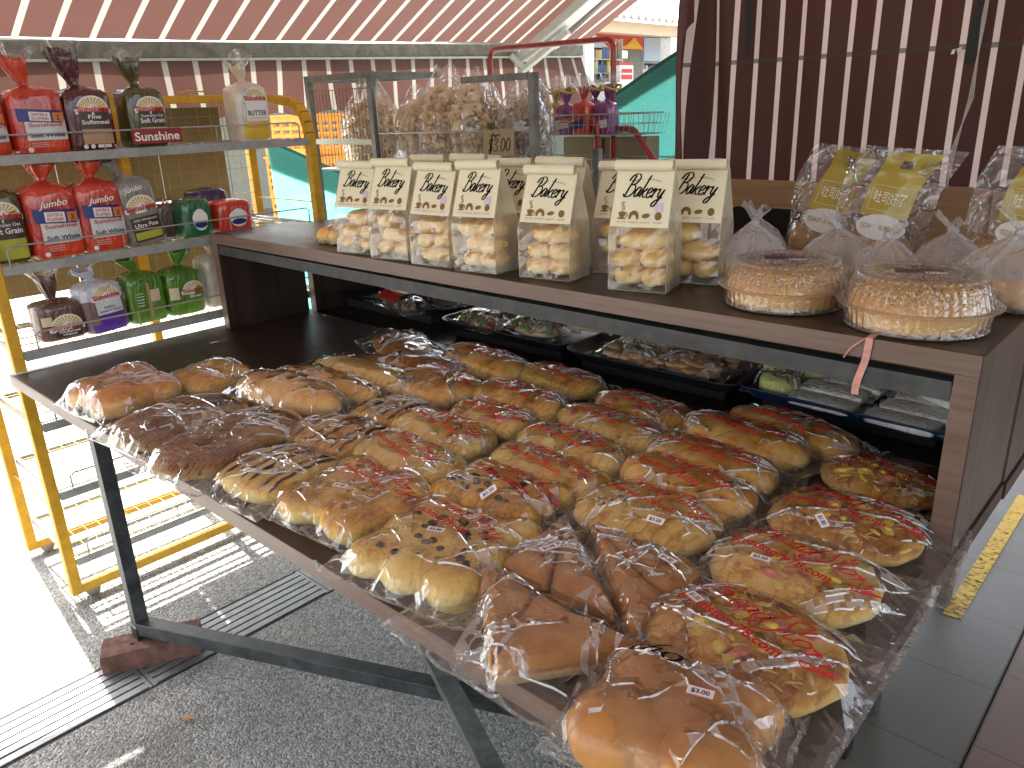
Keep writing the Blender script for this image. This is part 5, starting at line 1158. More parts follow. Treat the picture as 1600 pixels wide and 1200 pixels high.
# ------------------------------------------------------------------ tall gold toast pouches
TOAST = crust("nutty_toast_crust", (.50, .29, .10), (.36, .16, .045), (.22, .075, .018), 0, fleck=((.68, .52, .28), 60, .24), bump=.7)
GOLDP = M("olive_gold_print", (.36, .27, .03), .35, coat=.4, var=.08, alpha=.95); WHP = M("white_oval_print", (.72, .71, .68), .5, alpha=.75)
def pouch(label, x, y, rz, seed, lean=0, w=.195, h=.285, rdir=1):
    r = thing("toast_pouch", label, "pouch", (x, y, ZS-.0115), 0, "gold printed toast pouches", rot=(0, R(lean), R(rz)))
    b = MB(); b.ell((-.034, 0, .055), (.042, .045, .052), 24, 16, amp=.08, fr=30, e=.7, zpow=.6, seed=seed); b.build("bread", TOAST, r)
    b = MB(); b.ell((.034, 0, .052), (.042, .045, .050), 24, 16, amp=.08, fr=30, e=.7, zpow=.6, seed=seed+3); b.build("bread", TOAST, r)
    hw = w/2
    def fn(s):
        def g(u, t_):
            v = h*t_; dpt = .055*max(0, 1-(t_/.80)**1.7)+.001; X_ = (u*2-1)*hw*(1+.08*max(0, t_-.5))
            Y_ = s*dpt*(1-abs(2*u-1)**3)+.012*math.sin(u*5+t_*7+seed)*t_+.006*noise.noise(Vector((X_*25, v*22, seed+s)))*t_*2
            return (X_+.10*rdir*max(0, t_-.72)*.9, Y_, v+.028*rdir*(u-.5)*max(0, t_-.5))
        return g
    b = MB(); b.grid(fn(-1), 14, 18, 0, False); b.grid(fn(1), 14, 18, 0, False)
    bo = b.build("clear_pouch", POU, r)
    f = fn(-1)
    def pan(u0, u1, t0, t1, m, name, off=.0015, n=8, hole=False, skew=0):
        q = MB(); vs = lambda a, c: tuple(Vector(f(u0+(u1-u0)*a+skew*(c-.5), t0+(t1-t0)*c))+Vector((0, -off, 0)))
        q.grid(vs, n, n*2, 0, True)
        if hole: q.f = [ff for k_, ff in enumerate(q.f) if not (k_//n in range(n*2-4, n*2-2) and k_ % n in (3, 4))]; q.m = q.m[:len(q.f)]; q.s = q.s[:len(q.f)]
        return q.build(name, m, bo)
    pan(.30, .80, .50, .97, GOLDP, "gold_panel", hole=True, skew=.03)
    q = MB()
    for k, (u_, t_) in enumerate([(0, 0)]): pass
    g2 = lambda off: (lambda uu, vv: tuple(Vector(f(.55+uu/w, .50+vv/h))+Vector((0, -off, 0))))
    n_ = 26; el = [(.0+.050*math.cos(2*PI*k/n_), -.022+.026*math.sin(2*PI*k/n_)) for k in range(n_)]
    q.add([g2(.0022)(0, -.022)]+[g2(.0022)(*p) for p in el], [(0, k+1, (k+1) % n_+1) for k in range(n_)]); q.build("white_oval", WHP, bo)
    q = MB(); put_text(q, "TOAST IS READY", 0, -.027, .010, g2(.003), 0, bold=.02, width=.084); q.build("lettering", M("gold_ink", (.36, .25, .03), .5), bo)
    q = MB(); put_text(q, "\u5410\u53f8\u597d\u4e86", 0, .028, .020, g2(.003), 0, width=.066)
    fr_ = [(-.040, .012), (.040, .012), (.040, .062), (-.040, .062)]
    for k in range(4):
        a_, c_ = fr_[k], fr_[(k+1) % 4]; q.tube([g2(.0028)(a_[0]+(c_[0]-a_[0])*j/6, a_[1]+(c_[1]-a_[1])*j/6) for j in range(7)], .0005, 4)
    q.build("white_lettering", WH, bo); return r
POU = film_mat("stiff_clear_pouch", haze=.08, refl=1.3, rough=.06, crinkle=.7, cscale=16)
pouch("rear gold printed toast pouch leaning right behind the knotted bags", 1.945, 1.245, -6, 1, 8)
pouch("front gold printed toast pouch with the clearest lettering, above the cakes", 2.075, 1.195, 4, 2, 8)
pouch("toast pouch at the right edge of the picture, glaring white at its corner", 2.335, 1.225, 10, 3, 6, rdir=1)
bagged('rows', "clear bag of orange buns glimpsed between the knotted bag and the toast pouch", 1.955, 1.34, .10, .08, .06, 0, 2, C_PLAIN, ext=(.02, .02, .02, .02), seed=61, group="x", base=ZS-.0125, name="bagged_buns")
# pink ribbon tied over the front edge
RB = M("pink_raffia_ribbon", (.62, .30, .25), .5, var=.2, scale=60)
b = MB(); b.grid(lambda u, t_: (2.255+.012*(u-.5)+.006*math.sin(t_*5)+.02*max(0, .3-t_), .684-.002-(.0 if t_ > .12 else -.05*(.12-t_)/.12), ZS+.002-(t_-.12)*.115*(1 if t_ > .12 else 0)), 4, 16, 0, False)
b.tube([(2.255, .683, ZS), (2.235, .680, ZS-.02), (2.225, .681, ZS-.038)], .0018, 5); tag(b.build("ribbon", RB), "pink plastic ribbon knotted over the shelf edge under the larger cake", "ribbon")

# ------------------------------------------------------------------ trays on the back table
zt_ = HT-.0125
def tray(label, x, y, rz, w, d, mat, dz=0):
    r = thing("serving_tray", label, "tray", (x, y, zt_+.001+dz), R(rz), "serving trays on the back table"); b = MB()
    def ringp(W, D, z_, rr, n=6):
        P = rrect(-W/2, -D/2, W/2, D/2, rr, n); return [(p[0], p[1], z_) for p in P]
    lv = [ringp(w*.90, d*.86, .0, .04), ringp(w*.90, d*.86, .004, .04), ringp(w*.985, d*.98, .026, .05), ringp(w, d, .030, .05), ringp(w, d, .033, .05), ringp(w*.98, d*.97, .031, .05), ringp(w*.89, d*.85, .007, .04)]
    n = len(lv[0]); vs = [p for g_ in lv for p in g_]; fs = [(i*n+k, i*n+(k+1) % n, (i+1)*n+(k+1) % n, (i+1)*n+k) for i in range(len(lv)-1) for k in range(n)]
    fs += [tuple(range(n))[::-1], tuple(range((len(lv)-1)*n, len(lv)*n))]; b.add(vs, fs, 0, True); b.build("tray_body", mat, r); return r
BLU = M("navy_plastic_tray", (.012, .03, .075), .35, var=.15)
tray("black tray at the far left in the shade holding red packets", .34, 1.33, 0, .60, .36, BLACKP, .035)
tray("black tray of pink and green coloured nuts behind the baguettes", 1.00, 1.27, 0, .56, .34, BLACKP, .03)
tray("black tray of brown shell crisps behind the cheese buns", 1.56, 1.26, 0, .56, .36, BLACKP, .03)
tray("navy blue tray with green cakes and folded packets behind the shelf upright", 2.08, 1.28, -2, .52, .38, BLU, .03)
for x_, y_, w_, d_ in ((.34, 1.33, .5, .28), (1.0, 1.27, .46, .26), (1.56, 1.26, .46, .28), (2.08, 1.28, .40, .28)):
    b = MB(); b.box((x_-w_/2, y_-d_/2, zt_+.0005), (x_+w_/2, y_+d_/2, zt_+(.035 if x_ < .5 else .03))); bx_ = b.build("tray_riser", M("matt_black_riser", (.012, .011, .011), .8), bevel=.004)  # added boxes; their black stands in for shade beneath the trays
    tag(bx_, "low riser box, black as shade, under the " + {.34: "tray of red packets", 1.0: "tray of coloured nuts", 1.56: "tray of brown crisps", 2.08: "navy blue tray"}[x_], "riser", "risers under the trays")
def packet(label, x, y, rz, L_, W_, h, col, seed, content, z0=.045, band=None, cat="packet", group=None, n=60, psize=(.012, .010, .008), fm=None, tilt=0, name="snack_packet"):
    rnd = random.Random(seed); r = thing(name, label, cat, (x, y, zt_+z0), R(rz), group, rot=(R(tilt), 0, R(rz)))
    b = MB(); tf = lambda px, py: h*max(0, 1-(abs(px)/(L_/2))**4)**.5*max(0, 1-(abs(py)/(W_/2))**2)**.5
    for _ in range(n):
        px, py = rnd.uniform(-.46, .46)*L_, rnd.uniform(-.42, .42)*W_; z_ = tf(px, py)
        if z_ < .006: continue
        k = rnd.randrange(len(content)); s = rnd.uniform(.8, 1.2)
        b.ell((px, py, max(.004, z_*rnd.uniform(.7, .95)-.004)), (psize[0]*s, psize[1]*s, psize[2]*s), 9, 6, k, amp=.25, fr=90, rot=rnd.uniform(0, 3), seed=_)
    b.ell((0, 0, .002), (L_*.47, W_*.44, h*.6), 20, 8, 0, zmin=.001)
    b.build("contents", content, r)
    o, on = film(r, lambda px, py: tf(px, py)+.002, L_, W_, h, L_/2+.03, L_/2+.03, W_/2+.012, W_/2+.012, seed, fm, flap=.008, res=.017)
    if band:
        q = MB(); q.grid(lambda u, t_: on((u-.5)*L_*.5-L_*.05, (t_-.5)*W_*.94, .002), 8, 8, 0, True); q.build("printed_band", band[0], r)
        q = MB(); q.add([on(.02+.028*a_, .0+.016*c_, .0035) for a_, c_ in ((-1, -.8), (.9, -1), (1.1, .7), (.2, 1.1), (-1.1, .8))], [(0, 1, 2, 3, 4)]); q.build("printed_badge", band[1], r)
    return r
NUT = [M("pale_nut", (.66, .50, .28), .5), M("pink_sugar_nut", (.42, .09, .10), .5), M("green_sugar_nut", (.10, .30, .04), .5), M("brown_nut", (.32, .17, .09), .5)]
DARKC = [M("dark_seed_cluster", (.10, .065, .045), .7, var=.6, scale=300), M("dark_seed_light", (.30, .22, .15), .7, var=.5, scale=300)]
for i, (x, y, rz) in enumerate([(.42, 1.20, -12), (.50, 1.30, -12), (.36, 1.38, -10)]):
    packet(["front red packet of dark seed sweets on the left black tray", "second red packet of seed sweets lying behind the front one", "rear seed sweet packet in deep shade on the left tray"][i], x, y, rz, .30, .12, .045, None, 70+i, DARKC, .045+.012*i, (P_RED, M("yellow_badge", (.66, .44, .03), .4)), group="red seed sweet packets", psize=(.014, .012, .010))
for i, (x, y, rz) in enumerate([(.87, 1.19, -8), (1.08, 1.21, -6), (.95, 1.32, 5), (1.20, 1.30, 12)]):
    packet(["clear bag of coloured nuts at the tray's left corner behind the baguettes", "clear bag of pink and green nuts at the front of its tray", "clear bag of mixed nuts behind the other two nut bags", "clear nut bag at the right of its tray, half under the shelf edge"][i], x, y, rz, .19, .13, .05, None, 80+i, NUT[:4], .042+.008*i, group="bags of coloured nuts", n=80, psize=(.010, .008, .007))
SHELL = [M("brown_shell_crisp", (.40, .22, .10), .6, var=.3), M("tan_shell_crisp", (.52, .32, .17), .6, var=.3)]
BEAN = [M("pale_round_nut", (.68, .55, .34), .6, var=.1), M("pale_round_nut", (.68, .55, .34), .6)]
for i, (x, y, rz, ct) in enumerate([(1.475, 1.165, -4, SHELL), (1.655, 1.175, -4, SHELL), (1.46, 1.28, -4, BEAN), (1.65, 1.29, -4, SHELL)]):
    packet(["bag of brown shell crisps at the left front of the crisp tray", "bag of brown shell crisps at the right front of the crisp tray, tied ends", "bag of pale round nuts behind the left crisp bag", "bag of brown shell crisps at the back right of the crisp tray"][i], x, y, rz, .20, .095, .045, None, 90+i, ct, .042, group="bags on the crisp tray", n=46 if ct is SHELL else 110, psize=(.022, .019, .007) if ct is SHELL else (.0085, .0085, .0085))
GC = M("pale_green_cake", (.55, .54, .16), .6, var=.12); LBL = M("yellow_round_label", (.60, .52, .05), .45)
for i, (x, y) in enumerate([(1.905, 1.175), (1.945, 1.30), (1.86, 1.29)]):
    r = thing("wrapped_cake", ["round pale green cake in film at the front of the blue tray", "pale green cake behind the front one, beside the folded packets", "pale green cake at the blue tray's far left corner"][i], "cake", (x, y, zt_+.039), i, "pale green wrapped cakes")
    b = MB(); b.lathe([(0, .0), (.042, .0), (.047, .006), (.047, .034), (.042, .042), (0, .043)], 36); b.build("cake", GC, r)
    b = MB(); b.lathe([(.026, .0455), (.026, .0462), (0, .0462)], 24, 0); b.lathe([(.020, .0466), (.018, .0468)], 24, 1); b.build("round_label", [LBL, P_RED], r)
    film(r, lambda px, py: .045 if px*px+py*py < .0025 else 0, .098, .098, .046, .075, .075, .06, .06, 100+i, flap=.006)
PK = wrap_mat("greyish_translucent_packet", (.80, .77, .70), rough=.35, coat=.25, crink=.9)
pi_ = 0
for i, (x, y, rz, dz, tl) in enumerate([(2.03, 1.135, -3, 0, 0), (2.03, 1.205, -3, .006, 4), (2.05, 1.275, -3, .010, 4), (2.07, 1.345, -3, .014, 4), (2.21, 1.125, -4, 0, 0), (2.225, 1.19, -4, .005, 4), (2.235, 1.255, -4, .010, 4), (2.26, 1.32, -4, .012, 4), (2.285, 1.235, -32, .034, 6)]):
    lab = ["front packet of the left stack on the blue tray", "second packet of the left stack on the blue tray", "third packet of the left stack, overlapping the second", "rearmost packet of the left stack by the green cakes", "front packet of the right stack, nearest the blue tray rim",
      "second packet of the right stack next to the shelf upright", "third packet of the right stack", "rearmost packet of the right stack", "crooked packet laid on top of the right stack"][i]
    r = thing("folded_packet", "flat greyish " + lab, "packet", (x, y, zt_+.040+dz), 0, "flat greyish packets in two stacks", rot=(R(tl), 0, R(rz)))
    b = MB(); b.ell((0, 0, .012), (.078, .034, .012), 36, 12, amp=.06, fr=50, e=.35, zpow=.5, seed=i); b.build("packet_body", PK, r)
    b = MB(); b.grid(lambda u, t_: (.07+.028*u, (t_-.5)*.06*(1+.2*u), .012+.004*math.sin(t_*14+i)*u), 5, 12, 0, False); b.grid(lambda u, t_: (-.07-.02*u, (t_-.5)*.06, .012+.004*math.sin(t_*11+i)*u), 4, 12, 0, False); b.build("packet_ends", FILMH, r)
# ------------------------------------------------------------------ grey cage stand with crisps behind the bakery bags
Y0, Y1 = 1.50, 1.86
cg = thing("cage_stand", "tall grey steel cage stand with wire front holding big bags of prawn crackers", "stand", (0, 0, ZR))
CG = steel_mat("scratched_grey_frame", (.12, .125, .115), (.22, .225, .205), .5, .4)
for x in (-.475, -.035, .835):
    for y in ((Y0, Y1) if x != -.035 else (Y0,)):
        top = (1.625 if x < 0 else 1.575) if not (x == .835 and y == Y1) else 1.31
        b = MB(); b.bar((x, y, .0), (x, y, top-ZR), .026, .026, upv=(0, 1, 0)); b.build("post", CG, cg)
b = MB()
for y in (Y0, Y1): b.bar((-.49, y, 1.612-ZR), (-.02, y, 1.612-ZR), .024, .026)
for x in (-.475, -.035): b.bar((x, Y0, 1.61-ZR), (x, Y1, 1.61-ZR), .022, .024)
b.build("top_frame", CG, cg)
b = MB(); b.bar((.50, Y0, 1.565-ZR), (.819, Y0, 1.565-ZR), .026, .022); b.build("top_bar", CG, cg)
b = MB(); b.bar((-.46, Y0-.004, 1.352-ZR), (-.05, Y0-.004, 1.352-ZR), .012, .022); b.build("cross_bar", M("pale_tape_bar", (.42, .46, .38), .5), cg)
for zz in (1.235, .86, .45):
    b = MB(); b.box((-.475, Y0, zz-ZR-.006), (.835, Y1, zz-ZR)); b.build("shelf", CG, cg)
b = MB()
for k in range(17): x = -.45+k*.0245; b.tube([(x, Y0-.002, 1.24-ZR), (x, Y0-.002, 1.565-ZR)], .0014, 5)
b.tube([(-.46, Y0-.003, 1.562-ZR), (-.05, Y0-.003, 1.562-ZR)], .0022, 5); b.build("wire_door", M("rusty_wire", (.20, .15, .10), .6, metal=.3), cg)
b = MB(); b.tube([(.0, Y0, 1.24-ZR), (.0, Y0-.01, 1.555-ZR), (-.02, Y0-.01, 1.57-ZR)], .003, 6); b.tube([(.0, Y0-.01, 1.385-ZR), (.835, Y0-.01, 1.392-ZR)], .0028, 6)
for k in range(34): x = .02+k*.0245; b.tube([(x, Y0-.008, 1.24-ZR), (x, Y0-.008, 1.388-ZR)], .0011, 4)
b.build("front_guard", WIREG, cg)
def chips_bag(label, x, y, w, d, h, seed, cols, zb=1.236, ext=.05, dark=False):
    rnd = random.Random(seed); r = thing("cracker_bag", label, "bag", (x, y, zb), rnd.uniform(-.2, .2), "big clear bags of crackers")
    b = MB()
    for _ in range(380 if not dark else 260):
        while True:
            p = Vector((rnd.uniform(-1, 1), rnd.uniform(-1, 1), rnd.uniform(-1, 1)))
            if p.length < 1: break
        c = Vector((p.x*w*.46, p.y*d*.42, h*.50+p.z*h*.48)); s = rnd.uniform(.020, .034)*(.8 if dark else 1.1); X = Matrix.Translation(c) @ Matrix.Rotation(rnd.uniform(0, 6.3), 4, 'Z') @ Matrix.Rotation(rnd.uniform(0, 6.3), 4, 'X'); cv = rnd.uniform(10, 34)
        o_ = []; n_ = 9
        for i in range(3):
            for k in range(n_): a = 2*PI*k/n_; q = s*(i+.6)/2.6; px, py = q*math.cos(a), q*.7*math.sin(a); o_.append((px, py, cv*px*px+.10*q*math.sin(3*a+_)))
        fs = [tuple(range(n_))]+[(i*n_+k, i*n_+(k+1) % n_, (i+1)*n_+(k+1) % n_, (i+1)*n_+k) for i in range(2) for k in range(n_)]
        b.add(o_, fs, rnd.randrange(len(cols)), True, X)
    b.build("crackers", cols, r)
    def md(a, q, z_):
        k = z_/(h+ext); f = 1+.05*math.sin(3*a+seed)+.05*noise.noise(Vector((math.cos(a)*3, math.sin(a)*3, z_*16+seed)))+(.12*max(0, k-.6)*math.sin(9*a+seed)); return q*f, z_+(.012*math.sin(5*a+seed)*k if k > .6 else 0)
    b = MB(); prof = [(w*.40, .002), (w*.50, .02), (w*.53, h*.25), (w*.53, h*.5), (w*.50, h*.75), (w*.40, h*.93), (w*.24, h+ext*.5), (w*.16, h+ext)]
    b.lathe(prof, 54, mod=md, smooth=False); b.v = [(p[0], p[1]*d/w, p[2]) for p in b.v]; b.build("plastic_bag", CBF, r); return r
CBF = film_mat("crackly_clear_bag", haze=.09, refl=.9, rough=.09, crinkle=.5, cscale=12)
CR = [M("pale_cracker", (.90, .74, .52), .6, var=.12, trans=.4), M("tan_cracker", (.86, .66, .42), .6, var=.15, trans=.4), M("golden_cracker", (.90, .72, .46), .6, var=.12, trans=.4)]
CD = [M("grey_brown_cracker", (.50, .42, .30), .6, trans=.3), M("brown_cracker", (.56, .40, .25), .6, trans=.3)]
chips_bag("cracker bag inside the caged left end of the grey stand", -.25, 1.66, .30, .24, .29, 1, CR, ext=.07)
chips_bag("leftmost cracker bag outside the wire door, with a bright vertical glint", .085, 1.66, .21, .22, .28, 2, CR)
chips_bag("tall middle cracker bag, tallest top among the pale ones", .255, 1.64, .22, .22, .33, 3, CR, ext=.06)
chips_bag("golden cracker bag right of the tallest one, next to the brown bags", .430, 1.63, .20, .22, .31, 4, CR, ext=.06)
chips_bag("small bag of grey brown crackers behind the handwritten price card", .665, 1.62, .22, .18, .25, 5, CD, ext=.06, dark=True)
chips_bag("darker brown cracker bag squeezed behind the grey brown one", .57, 1.77, .20, .15, .30, 6, CD, ext=.04, dark=True)
pc = thing("price_card", "brown cardboard price card with handwritten three dollars hung on the wire", "price card", (.69, 1.478, 1.352), R(-2), rot=(R(-6), R(-3), R(3)))
b = MB(); b.box((-.075, -.001, -.047), (.068, .001, .045)); b.build("card", M("brown_card", (.30, .235, .13), .85, var=.08), pc)
b = MB(); script(b, "$3.00", .0, -.030, .048, lambda u, v: (u, -.0022, v), 0, w=.035, slant=.1, width=.105)
script(b, "chips", -.018, .022, .014, lambda u, v: (u, -.0022, v), 0, w=.05, slant=.1, width=.048); b.build("handwriting", INK, pc)

# ------------------------------------------------------------------ red wire trolley behind, with snack loaves
tr_ = thing("wire_trolley", "red tube shopping trolley frame with zinc wire baskets in front of the green sheet", "trolley", (0, 0, ZR))
zz = -ZR
b = MB()
def arc(c, r_, a0, a1, y, n=6): return [(c[0]+r_*math.cos(R(a0+(a1-a0)*k/n)), y, c[1]+r_*math.sin(R(a0+(a1-a0)*k/n))) for k in range(n+1)]
b.tube([(-.035, 2.2, zz)]+[(-.035, 2.2, 1.64+zz)]+arc((.005, 1.68+zz), .04, 180, 90, 2.2)+arc((.62, 1.675+zz), .04, 90, 0, 2.2)+[(.66, 2.2, zz)], .012, 10); b.build("rear_frame", REDP, tr_)
b = MB(); b.tube([(.44, 2.05, 1.405+zz)]+[(.62, 2.05, 1.41+zz)]+arc((.655, 1.375+zz), .035, 90, 0, 2.05)+[(.69, 2.05, .95+zz)], .013, 10); b.tube([(.62, 2.12, 1.36+zz), (.78, 2.12, 1.372+zz)]+arc((.80, 1.335+zz), .035, 90, 20, 2.12)+[(.935, 2.12, 1.23+zz), (1.03, 2.12, .95+zz), (1.08, 2.12, .02)], .013, 10); b.tube([(.25, 2.05, 1.0+zz), (.69, 2.05, 1.0+zz), (1.02, 2.12, 1.0+zz)], .012, 8); b.tube([(.28, 2.05, zz), (.28, 2.05, 1.36+zz)], .012, 8); b.build("front_frame", REDP, tr_)
def basket(x0, x1, y0, y1, z0, z1, flare, name):
    b = MB(); P = [(x0, y0), (x1, y0), (x1+flare, y1-.04), (x1, y1), (x0, y1)]
    for z_, r_, g in ((z1, .003, flare*.4), (z0, .0022, 0), ((z0+z1)/2, .0014, flare*.2)):
        b.tube([(x+(g if x > x0 else 0), y-(g*.3 if y == y0 else 0), z_+zz) for x, y in P], r_, 5, closed=True)
    n = int((x1-x0)/.024)
    for k in range(n+1):
        x = x0+(x1-x0)*k/n; b.tube([(x+flare*.4*k/n, y0-flare*.12, z1+zz), (x, y0, z0+zz), (x, y1, z0+zz), (x, y1, z1+zz)], .0012, 4)
    for k in range(8): y = y0+(y1-y0)*k/7; b.tube([(x0, y, z0+zz), (x1+flare, y, z0+zz), (x1+flare*1.4, y, z1+zz)], .0012, 4)
    return b.build(name, WIREG, tr_)
basket(.20, .86, 2.02, 2.20, 1.352, 1.43, .05, "upper_basket")
basket(.30, 1.00, 2.02, 2.20, 1.19, 1.26, .0, "lower_basket")
W_VIO = wrap_mat("violet_foil_wrap", (.16, .02, .17), rough=.2, col2=(.26, .05, .22)); W_BLU = wrap_mat("blue_foil_wrap", (.03, .06, .30), col2=(.30, .32, .40)); W_YL = wrap_mat("yellow_foil_wrap", (.55, .36, .04), col2=(.5, .3, .2))
GG = "snack loaves in the wire trolley"
for lab, x, y, w, h, m, tl, sd_ in (("blue wrapped snack loaf just right of the grey stand's post", .345, 2.09, .085, .13, W_BLU, (0, .04, .08), 21), ("yellow and white wrapped snack loaf between the blue and violet ones", .425, 2.12, .085, .125, W_YL, (0, .04, .08), 22),
    ("left violet foil snack loaf with yellow flared top", .515, 2.08, .095, .115, W_VIO, (-.01, .05, .10), 23), ("red foil snack loaf between the two violet ones", .615, 2.06, .085, .125, W_RED, (0, .04, .07), 24), ("right violet foil snack loaf with yellow flared top", .705, 2.09, .092, .120, W_VIO, (.02, .05, .10), 25), ("violet snack loaf standing behind the red foil one", .60, 2.16, .085, .130, W_VIO, (.0, .04, .10), 26)):
    rr_ = loaf(lab, x, y, w, .07, h, 1.354, m, "", tl, seed=sd_, rz=0, group=GG)
    bo = [c for c in rr_.children if c.name.startswith("wrapper")][0]
    if m in (W_VIO, W_YL):
        b = MB(); b.tube([(tl[0]+(.05+.0)*math.cos(a), .018*math.sin(a), h*1.06+tl[1]*.92+.009*math.sin(2*a)) for a in [2*PI*k/16 for k in range(16)]], .005, 5, closed=True); b.build("yellow_flare_edge", M("yellow_foil", (.66, .48, .03), .3), bo)
    b = MB(); b.grid(lambda u, v: ((u-.5)*w*.7, -.038, h*(.18+.25*v)+.01*(u-.5)), 4, 4); b.build("printed_panel", P_NAVY if m is W_RED else P_GREYL, bo)
bx_ = MB(); bx_.box((.36, 2.24, 0), (.80, 2.34, 1.335-ZR)); o = bx_.build("carton", M("kraft_carton", (.30, .24, .14), .85, var=.1, trans=.0), loc=(0, 0, ZR), bevel=.004); tag(o, "plain brown cardboard carton upright behind the trolley baskets", "carton")
b = MB(); b.box((.575, 2.237, .3), (.585, 2.2398, 1.33-ZR)); b.build("carton_seam", M("dark_seam", (.06, .045, .03), .8), o)
for lab, x, m, L_ in (("green and red snack packet lying in the lower basket", .66, W_GRN, .10), ("olive grey snack packet lying in the middle of the lower basket", .77, W_GRY, .12), ("dark blue snack packet at the right of the lower basket", .885, W_BLU, .12)):
    r = thing("snack_packet", lab, "packet", (x, 2.09, 1.194), R(-4), "packets in the lower basket"); b = MB(); b.ell((0, 0, .034), (L_*.5, .035, .032), 24, 12, amp=.12, fr=40, e=.7, seed=x*9); b.build("wrapper", m, r)
    b = MB(); b.ell((-L_*.1, 0, .034), (L_*.18, .0362, .0332), 20, 10, e=.8); b.build("printed_band", P_RED if m is W_GRN else (P_NAVY if m is W_BLU else P_GREYL), r)

# ------------------------------------------------------------------ green sheets
def teal_mat():
    m = bpy.data.materials.new("green_woven_sheet"); nt_, n, l = nodes(m); b = n["Principled BSDF"]; v = coords(n, l)
    wv = noi(n, l, coords(n, l, (1, 1, 9)), 40, 3); w2 = noi(n, l, coords(n, l, (9, 9, 1)), 40, 3); g = noi(n, l, v, 3, 5)
    f = math_(n, l, 'MULTIPLY_ADD', math_(n, l, 'ADD', wv, w2), .35, math_(n, l, 'MULTIPLY', g, .3)); c = ramp(n, l, f, [(.3, (.08, .44, .39)), (.7, (.18, .66, .59))])
    l.new(c, b.inputs["Base Color"]); b.inputs["Roughness"].default_value = .5; ts = n.new("ShaderNodeBsdfTranslucent"); l.new(c, ts.inputs[0])
    mx = n.new("ShaderNodeMixShader"); mx.inputs[0].default_value = .55; l.new(b.outputs[0], mx.inputs[1]); l.new(ts.outputs[0], mx.inputs[2]); l.new(mx.outputs[0], n["Material Output"].inputs[0]); return m
TEAL = teal_mat(); TEALD = M("dark_green_hem", (.006, .075, .055), .6, trans=.1)
def sheet(label, A, B, C, D, seed, hem=.03):
    A, B, C, D = (Vector(p) for p in (A, B, C, D)); nrm = (B-A).cross(D-A).normalized()
    def f(u, v, dz=0): 
        p = (A*(1-u)+B*u)*(1-v)+(D*(1-u)+C*u)*v; return tuple(p+nrm*(.035*math.sin(u*8+v*5+seed)*min(1, v*1.5)+.012*math.sin(u*21-v*9)*min(1, v*3)+.01*noise.noise(p*6)+dz))
    b = MB(); b.grid(f, 40, 40); o = b.build("green_sheet", TEAL); tag(o, label, "sheet", None)
    b = MB(); b.grid(lambda u, v: tuple(Vector(f(u, v*hem, .006))+Vector((0, 0, .02*(1-v)))), 30, 3); b.build("folded_hem", TEALD, o)
    b = MB(); b.grid(lambda u, v: f(min(1, max(0, .98-u*.80+ (v-.5)*.035)), min(1, .06+u*.75), .004), 24, 2); b.build("brown_crease", M("brown_crease_fabric", (.16, .13, .10), .8, trans=.15), o); return o
sheet("translucent green woven sheet tied up at the curtain and sloping down behind the trolley", (.16, 2.52, 1.36), (1.02, 2.42, 1.745), (1.0, 2.42, .2), (.16, 2.52, .1), 1, .05)
sheet("translucent green sheet hanging behind the right end of the yellow rack", (-1.15, 1.655, 1.345), (-1.05, 2.35, 1.0), (-1.05, 2.35, -.05), (-1.15, 1.68, -.05), 4, .10)
b = MB(); b.tube([(.98, 2.38, 1.46), (.90, 2.36, 1.26), (.80, 2.34, 1.0)], .009, 8); tag(b.build("plastic_pipe", M("pale_green_pipe", (.50, .72, .62), .4)), "pale plastic pipe slanting across the green sheet beside the curtain", "pipe")
# orange crates
ORG = M("orange_plastic_crate", (.75, .28, .02), .45, var=.15, scale=12)
def crate(i, label):
    r = thing("orange_crate", label, "crate", (-2.05, 2.50, ZR+i*.262+.001), R(12+(i*17 % 7-3)*2), "stacked orange crates"); b = MB(); w, d, h, t_ = .46, .34, .26, .012
    b.box((-w/2, -d/2, 0), (w/2, d/2, .01))
    for s in (-1, 1):
        for zz_ in ((.01, .05), (.075, .095), (.12, .14), (.165, .185), (.21, h)):
            b.box((-w/2, s*d/2-t_/2, zz_[0]), (w/2, s*d/2+t_/2, zz_[1])); b.box((s*w/2-t_/2, -d/2+t_/2, zz_[0]), (s*w/2+t_/2, d/2-t_/2, zz_[1]))
        for k in range(6): x = -w/2+.01+k*(w-.02)/5; b.box((x-.01, s*d/2-.004, .012), (x+.01, s*d/2+.004, h-.012))
        for k in range(5): y = -d/2+.02+k*(d-.04)/4; b.box((s*w/2-.004, y-.01, .012), (s*w/2+.004, y+.01, h-.012))
    b.build("crate_body", ORG, r); b = MB(); b.box((-w/2-.012, -d/2-.012, h-.012), (-w/2+.004, d/2+.012, h)); b.box((w/2-.004, -d/2-.012, h-.012), (w/2+.012, d/2+.012, h)); b.box((-w/2, -d/2-.012, h-.012), (w/2, -d/2+.004, h)); b.box((-w/2, d/2-.004, h-.012), (w/2, d/2+.012, h)); b.build("rim", ORG, r)
for i, l_ in enumerate(["lowest orange crate of the stack behind the rack", "second orange crate from the ground", "third orange crate of the stack", "fourth orange crate of the stack behind the green sheet", "fifth orange crate, just above the green sheet's hem", "topmost orange crate seen past the rack's curved corner"]): crate(i, l_)

